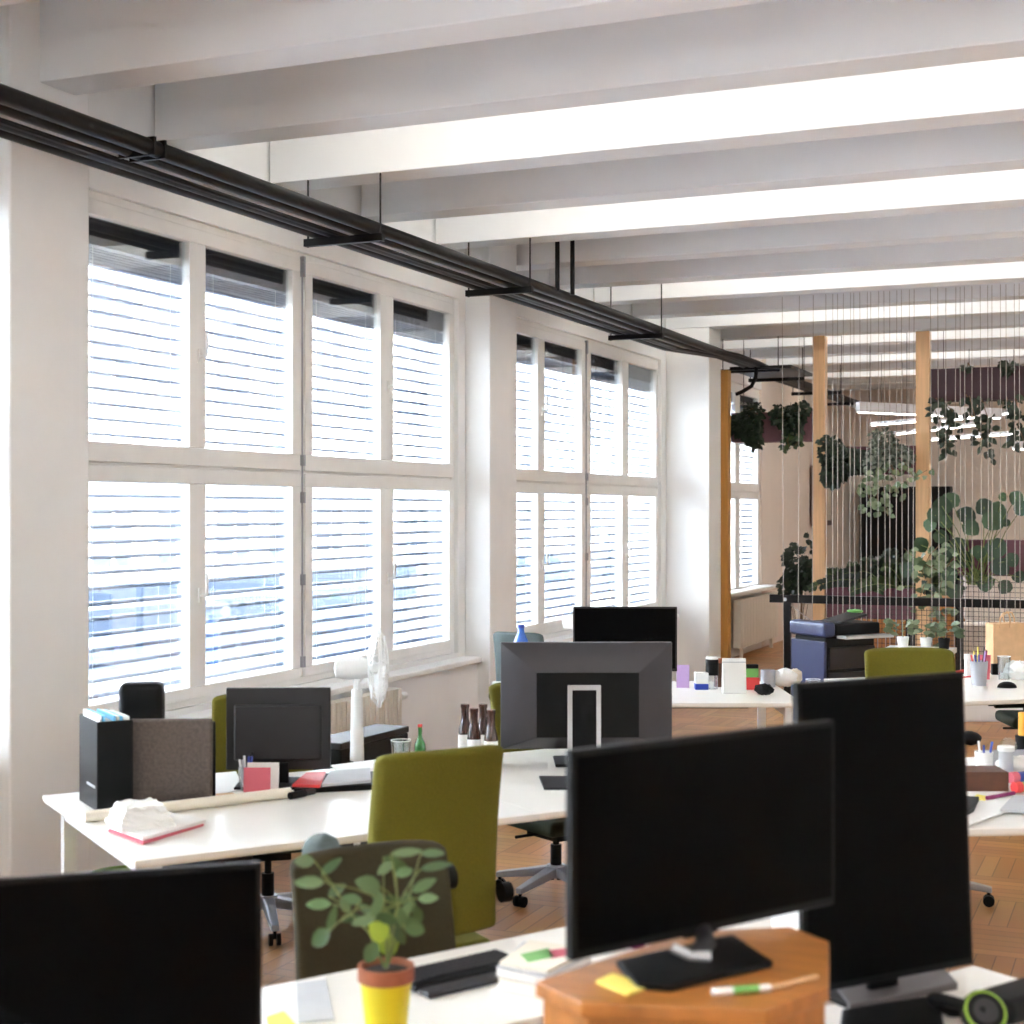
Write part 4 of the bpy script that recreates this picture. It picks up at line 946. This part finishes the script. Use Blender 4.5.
# big round leaved plant
rlv = [(942, 506, 11), (951, 500, 10), (966, 515, 11), (984, 507, 10), (996, 513, 13), (993, 521, 12), (1006, 523, 5), (1016, 498, 8), (1022, 508, 9), (946, 522, 8), (935, 515, 9), (971, 528, 10), (985, 555, 11), (996, 548, 12), (1000, 567, 11), (975, 577, 9), (986, 583, 10), (1005, 587, 8), (1019, 577, 8), (941, 537, 9), (958, 546, 10), (965, 560, 10), (921, 545, 9), (907, 570, 9), (978, 552, 9), (1003, 497, 5), (950, 575, 9), (955, 592, 9), (1012, 560, 8), (945, 555, 10), (930, 525, 8)]
cR = atY(975, 590, 17.0); t = thing('round_leaf_plant', 'plant with large round green leaves on long stalks at the right', 'plant', cR)
lf = MB(); lf.norecalc = True; st = MB(); rnd = random.Random(41)
for x, y, r in rlv:
    Yq = 17.0+rnd.uniform(-.25, .3); c = atY(x, y, Yq)-cR; R_ = r*c.length*0+r*.90*17.0/1500
    a = rnd.uniform(0, 2*PI); d = Vector((math.cos(a), rnd.uniform(-.3, .1), math.sin(a))).normalized()
    lf.leaf(c-d*R_, d, 2*R_, 1.9*R_, up=(rnd.uniform(-.3, .3), -1, rnd.uniform(.2, .8)), round_=True, fold=.12, droop=.08)
    b0 = Vector((rnd.uniform(-.1, .1), .15, .05)); st.tube([b0, b0.lerp(c, .6)+Vector((0, 0, .08)), c], .006, 5, .004)
lf.build('leaves', 'leafround', t, smooth=True); st.build('stalks', 'stem', t, smooth=True)
trailer('light green climbing plant winding around the pale post', [[(932, 684), (935, 640), (938, 600), (945, 560), (938, 545)], [(945, 560), (925, 570), (910, 588)], [(940, 590), (928, 600), (915, 604)], [(938, 570), (918, 560), (905, 548)], [(945, 570), (955, 555), (950, 545)], [(937, 610), (948, 615), (940, 605)], [(925, 585), (920, 600), (925, 610)], [(940, 545), (930, 555), (922, 572)]], 16.9, 'leaflight', .10, 42, 30, name='climbing_plant', w=.10)
for i, (x, y, lab) in enumerate([(903, 650, 'small leafy plant in a white pot behind the green chair, left one'), (926, 648, 'small leafy plant at the foot of the wrapped post'), (944, 650, 'little plant in a dark pot beside the far desk')]):
    Yq = 13.0; c = atY(x, 662, Yq); t = thing('small_plant', lab, 'plant', (c.x, c.y, .0 if False else .74-.0)) 
    hb_ = .0; MB().lathe([(.001, 0), (.04, 0), (.05, .09), (.045, .09), (.04, .07), (.001, .07)], n=16).build('pot', ['white', 'white', 'black'][i], t, smooth=True)
    lf = MB(); lf.norecalc = True; rnd = random.Random(50+i)
    for k in range(26):
        a = rnd.uniform(0, 2*PI); e = Vector((math.cos(a)*.10, math.sin(a)*.06, rnd.uniform(.10, .22))); lf.leaf(e, Vector((math.cos(a), math.sin(a), .2)), .07, .045, up=(0, -1, .6), round_=True)
    lf.build('leaves', 'leaflight', t, smooth=True)
    MB().tube([(0, 0, .07), (0, 0, .2)], .004, 5).build('stem', 'stem', t)
# plants' sideboard
q0 = atY(884, 600, 12.85); q1 = atY(952, 600, 12.85)
t = thing('plant_table', 'white side table carrying the small plants', 'table', (q0.x, 12.85, 0))
box('table_top', 'desk', (0, 0, .70), (q1.x-q0.x, .32, .74), t); 
for x in (.03, q1.x-q0.x-.07): box('leg', 'white', (x, .12, 0), (x+.04, .16, .70), t)
# ------------------------------------------------------------------ far desk at the right
zr = zof(700); cR0 = on(952, 702)
desk('white far desk at the right with pen cup and paper bag', cR0-Vector((math.cos(ang(74)), math.sin(ang(74)), 0))*.15, ang(74), 2.0, 1.35)
pencup('dark mesh cup full of coloured pens on the far right desk', W(979, 9.98, .7405), 'greymetal', .16, .058, ['magenta', 'postit', 'blue', 'black', 'red', 'lilac', 'postit', 'blue', 'black'])
card('card', 'pink card behind the mesh pen cup', 984, 646, 671, .085, 'pink', lean=.15, z=10.3)
sbox('small_box', 'white rounded box beside the pink card', 'box', 970, 650, 672, .05, .05, [('body', 'white', 1)], z=10.5)
sbox('tape_box', 'small black box beside the clear glass', 'box', 996, 657, 668, .05, .04, [('body', 'black', 1)], z=10.6)
tumbler('clear glass beside the paper bag', W(1004, 10.3, .7405), .045, .16)
lump('tissue', 'crumpled white plastic wrap at the picture edge of the far desk', 'plastic wrap', W(1018, 10.3, .7405), (.18, .14, .13), 'paper', .014, 9)
o = MB(); o.sph((0, 0, 0), .5, (.085, .13, .08), 16); 
for v in o.bm.verts: v.co.z = max(v.co.z, 0)
tag(o.build('computer_mouse', 'black', None, smooth=True, loc=W(1007, 9.85, .7405), rz=ang(0)), 'black computer mouse on the far right desk', 'mouse')
a = on(956, 674); b_ = on(966, 672); tag(MB().cyl((0, 0, .011), ((b_-a).x, (b_-a).y, .011), .011).build('marker_pen', 'red', None, smooth=True, loc=(a.x, a.y, .7405)), 'red marker lying beside the mesh pen cup', 'marker')
a = on(962, 678); b_ = on(972, 677); tag(MB().cyl((0, 0, .005), ((b_-a).x, (b_-a).y, .005), .005).build('pen', 'red', None, smooth=True, loc=(a.x, a.y, .7405)), 'thin red pen in front of the red marker', 'pen')
# paper bag
bz_ = 10.9; q = W(1010, bz_, .7405); t = thing('paper_bag', 'brown paper carrier bag standing on the far right desk', 'bag', q, ang(80)); w_ = 36*bz_/FPX; h_ = 47*bz_/FPX
b = MB(); b.box((-w_/2, 0, 0), (w_/2, .12, h_)); b.build('bag', 'kraft', t, bevel=.004)
for yy in (.0, .12):
    for xo in (-.0,):
        MB().tube([(-w_*.30, yy, h_-.03), (-w_*.30, yy, h_+.04), (-w_*.2, yy, h_+.075), (-w_*.05, yy, h_+.075), (w_*.0, yy, h_+.04), (w_*.0, yy, h_-.03)], .006, 6).build('handle', 'kraft', t, smooth=True) if yy == 0 else MB().tube([(w_*.0+.03, yy, h_-.03), (w_*.03, yy, h_+.04), (w_*.15, yy, h_+.075), (w_*.3, yy, h_+.07), (w_*.38, yy, h_+.03), (w_*.38, yy, h_-.03)], .006, 6).build('handle', 'kraft', t, smooth=True)
# white storage cabinets beyond the far desk
q = W(958, 13.5, 0)
t = thing('storage_cabinet', 'low white storage cabinet with doors beneath the far desk', 'cabinet', (q.x, q.y, 0), ang(88))
box('body', 'white', (0, .02, 0), (1.6, .42, .20), t)
for k in range(4): box('door', 'white', (.01+k*.4, 0, .01), (.39+k*.4, .02, .19), t, bevel=.003)
lump('ball', 'black round bag on the floor beyond the green chair', 'bag', W(970, 12.2, 0), (.18, .18, .11), 'black', .004, 12)
# ------------------------------------------------------------------ right desk (cluttered)
cr = on(960, 829); desk('cluttered white desk at the right edge', cr-Vector((math.cos(ang(86)), math.sin(ang(86)), 0))*.08, ang(86), 1.8, 1.15, legs=(0, 1))
t = sbox('wooden_box', 'open brown wooden box on the cluttered right desk', 'box', 976, 767, 787, .27, .16, [('body', 'brownleather', 1)], z=6.2)
slab('paper_sheet', 'loose white papers in front of the brown box', 'paper', [(962, 802), (964, 788), (1000, 786), (1024, 800), (1012, 812), (975, 812)], .7405, .003, 'paper', bevel=0)
slab('paper_sheet', 'white paper hanging over the near edge of the right desk', 'paper', [(962, 828), (972, 812), (1010, 802), (1024, 806), (990, 818)], .7440, .003, 'paper', bevel=0)
slab('magazine', 'grey magazine on the right desk near the edge', 'magazine', [(1000, 812), (1012, 799), (1044, 797), (1044, 815)], .7475, .012, 'greypaper')
slab('notebook', 'black notebook on the right desk beside the tall monitor', 'notebook', [(956, 822), (962, 800), (979, 801), (974, 812)], .7475, .018, 'black')
slab('sticky_note', 'yellow sticky notes next to the magenta pen', 'note', [(973, 799), (977, 795), (987, 797), (985, 801)], .7440, .004, 'postit', bevel=0)
def pen(label, x0, y0, x1, y1, r, m, h, name='marker_pen', cat='marker', capm=None):
    a = on(x0, y0, h); b = on(x1, y1, h); v = b-a; t = thing(name, label, cat, (a.x, a.y, h))
    MB().cyl((0, 0, r), (v.x*.25, v.y*.25, r), r*1.08).build('cap', capm or m, t, smooth=True); MB().cyl((v.x*.25, v.y*.25, r), (v.x, v.y, r), r).build('barrel', m, t, smooth=True)
pen('magenta pen lying on the white papers', 987, 800, 1014, 795, .008, 'magenta', .7440, 'pen', 'pen')
pen('thick blue marker with pink cap at the picture edge', 1010, 783, 1036, 780, .022, 'blue', .7445, capm='pink')
pen('thick green marker with red cap at the picture edge', 1014, 793, 1040, 791, .022, 'greenp', .7445, capm='red')
slab('paper_sheet', 'white paper sheets behind the markers', 'paper', [(1000, 780), (1003, 766), (1040, 766), (1040, 780)], .7405, .003, 'paper', bevel=0)
q = W(1004, 6.75, .7405); t = thing('tape_dispenser', 'grey plastic tape dispenser on the right desk', 'tape dispenser', q, ang(88))
b = MB(); b.extrude_yz([(-.06, 0), (.06, 0), (.04, .06), (0, .09), (-.04, .05)], -.10, .10); b.build('body', 'greymetal', t, bevel=.01)
MB().lathe([(.02, -.012), (.035, -.012), (.035, .012), (.02, .012)], (.02, 0, .105), 20, Matrix.Rotation(PI/2, 3, 'X')).build('roll', 'tumbler', t, smooth=True)
for i, (x, m, lab) in enumerate([(981, 'blue', 'dark blue pen standing in the white cup'),]):
    pass
pencup('white cup with a dark blue pen behind the brown box', W(984, 6.55, .7405), 'white', .11, .04, ['blue', 'white', 'blue'])
jar('grey blue lidded cup behind the tape dispenser', 1006, 727, 760, .036, [('body', 'greypaper', .85, .85), ('lid', 'white', .15, 1)], z=6.5, name='cup', cat='cup')
jar('black bottle with an orange top at the picture edge', 1023, 715, 766, .035, [('body', 'black', .55, 1), ('top', 'orange', .45, .6)], z=6.9, name='bottle', cat='bottle')
lump('paper_wad', 'heap of white papers beside the tape dispenser', 'papers', W(1022, 6.6, .7405), (.22, .16, .08), 'paper', .012, 14)
slab('paper_sheet', 'white paper behind the brown box', 'paper', [(960, 768), (963, 758), (986, 757), (990, 766)], .7405, .003, 'paper', bevel=0)
# green bin under the bench
q = W(122, 5.9, 0); t = thing('waste_bin', 'lime green bin under the left end of the bench', 'bin', q); MB().lathe([(.001, 0), (.10, 0), (.13, .48), (.122, .48), (.095, .01), (.001, .01)], n=24).build('bin', 'lime', t, smooth=True)
o = MB(); o.obox((0, 0, .33), (.36, .20, .50)); tag(o.build('computer_case', 'black', None, bevel=.01, loc=W(200, 5.85, 0)), 'black computer tower under the bench behind the corner monitor', 'computer')
box('stand', 'black', (-.18, -.10, 0), (.18, .10, .08), o) if False else None
# teal ball thing behind olive chair
lump('cap', 'teal cloth lying on the olive chair top', 'cloth', W(322, 4.22, .885), (.12, .10, .11), 'teal', .003, 15)
# ------------------------------------------------------------------ back room
def pendant(x0, y0, x1, y1, label, h=3.12, body=.14):
    a = on(x0, y0, h); b = on(x1, y1, h); v = b-a; L_ = v.length; rz = math.atan2(v.y, v.x)
    t = thing('pendant_light', label, 'pendant light', (a.x, a.y, h), rz)
    box('housing', 'pendbody', (0, -.04, .012), (L_, .04, body), t)
    box('diffuser', 'pendlamp', (.01, -.016, .002), (L_-.01, .016, .012), t)
    for x in (.2, L_-.2): MB().cyl((x, 0, body), (x, 0, SLAB-h), .004, n=5).build('suspension_wire', 'net', t)
pendant(858, 413, 1000, 419, 'linear pendant light nearest the black pipes')
pendant(872, 426, 935, 421, 'short linear pendant light left of the wrapped post', h=3.03, body=.05)
pendant(943, 422, 1010, 414, 'linear pendant light behind the trailing vines', h=3.22, body=.05)
pendant(896, 435, 977, 426, 'linear pendant light crossing behind the wrapped post', h=2.94, body=.05)
pendant(929, 441, 1024, 434, 'lowest linear pendant light behind the vines', h=2.84, body=.05)
pendant(1013, 450, 1060, 450, 'short pendant light at the right picture edge', h=2.75, body=.12)
a = atY(862, 487, YB-.12); b = atY(952, 487, YB-.12)
t = thing('shelf_unit', 'tall black panelled cupboard against the back wall', 'cupboard', (a.x, YB-.4, 0)); 
box('body', 'black', (0, .02, 0), (b.x-a.x, .38, a.z), t)
for k in range(2): box('door', 'black', (.02+k*(b.x-a.x)/2, 0, .03), ((k+1)*(b.x-a.x)/2-.02, .02, a.z-.03), t, bevel=.004)
# framed picture on the left wall of the back room
pa = 22.9; t = thing('picture_frame', 'narrow framed picture on the beige wall beside the pale post', 'picture', (-5.03, 23.6, 1.65))
box('frame', 'brownleather', (0, 0, 0), (.03, 1.5, .95), t); box('print', 'cream', (.03, .08, .08), (.034, 1.42, .87), t)
# lower wall cabinet at back (reddish base under the beige) and turf strip
a = atY(830, 600, 19.5); 
t = thing('low_cabinet', 'long low orange brown wooden cabinet behind the wire mesh', 'cabinet', (a.x, 19.5, 0)); box('body', 'cherry', (0, .02, 0), (2.2, .5, .80), t)
for k in range(4): box('door', 'cherry', (.01+k*.55, 0, .02), (.54+k*.55, .02, .78), t, bevel=.004)
a = atY(958, 600, 18.6)
t = thing('bench_seat', 'pinkish beige padded bench behind the wire mesh', 'bench', (a.x, 18.6, 0)); box('seat', 'beige', (0, 0, .12), (2.6, .7, .55), t, bevel=.04); box('backrest', 'beige', (0, .55, .55), (2.6, .75, 1.22), t, bevel=.04); box('foot', 'black', (.05, .05, 0), (2.55, .65, .12), t)
a = atY(820, 650, 16.0)
o = MB().box((0, 0, 0), (3.6, .5, .07)).build('grass_mat', 'lime', None, loc=(a.x, 15.9, 0)); tag(o, 'strip of green turf on the floor behind the wire mesh', 'turf')
# ------------------------------------------------------------------ world and daylight
w = bpy.data.worlds.new('world'); scn.world = w; w.use_nodes = True; N = w.node_tree.nodes; L = w.node_tree.links
bg = N['Background']; bg.inputs[0].default_value = (.80, .90, 1.0, 1); bg.inputs[1].default_value = 6.0
for i, (a, b_) in enumerate(openings):
    l = bpy.data.lights.new('daylight_portal', 'AREA'); l.shape = 'RECTANGLE'; l.size = b_-a; l.size_y = WTOP-WBOT; l.cycles.is_portal = True
    o = bpy.data.objects.new('daylight_portal', l); COL.objects.link(o); o.location = (-5.5, (a+b_)/2, (WTOP+WBOT)/2); 
    o.rotation_euler = Vector((1, 0, 0)).to_track_quat('-Z', 'Y').to_euler()
sl = bpy.data.lights.new('sun', 'SUN'); sl.energy = 16; sl.angle = .02; sl.color = (1, .98, .96)
so = bpy.data.objects.new('sun', sl); COL.objects.link(so); so.rotation_euler = Vector((-math.cos(math.radians(62)), .12, -math.sin(math.radians(62)))).to_track_quat('-Z', 'Y').to_euler()
# ------------------------------------------------------------------ camera
cd = bpy.data.cameras.new('camera'); cam = bpy.data.objects.new('camera', cd); COL.objects.link(cam); scn.camera = cam
cam.location = (0, 0, CH); cam.rotation_euler = (PI/2, 0, TH); cd.sensor_width = 36; cd.lens = FPX/1024*36; cd.shift_y = -2/1024
cd.clip_start = .05; cd.clip_end = 200
cd.dof.use_dof = True; cd.dof.focus_distance = 10.0; cd.dof.aperture_fstop = 3.4
vs = scn.view_settings; vs.view_transform = 'Standard'; vs.look = 'None'; vs.gamma = 1; vs.exposure = 2.65; vs.use_curve_mapping = False
scn.cycles.use_denoising = True; scn.cycles.max_bounces = 8; scn.cycles.diffuse_bounces = 5; scn.cycles.transparent_max_bounces = 16
scn.cycles.sample_clamp_indirect = 8
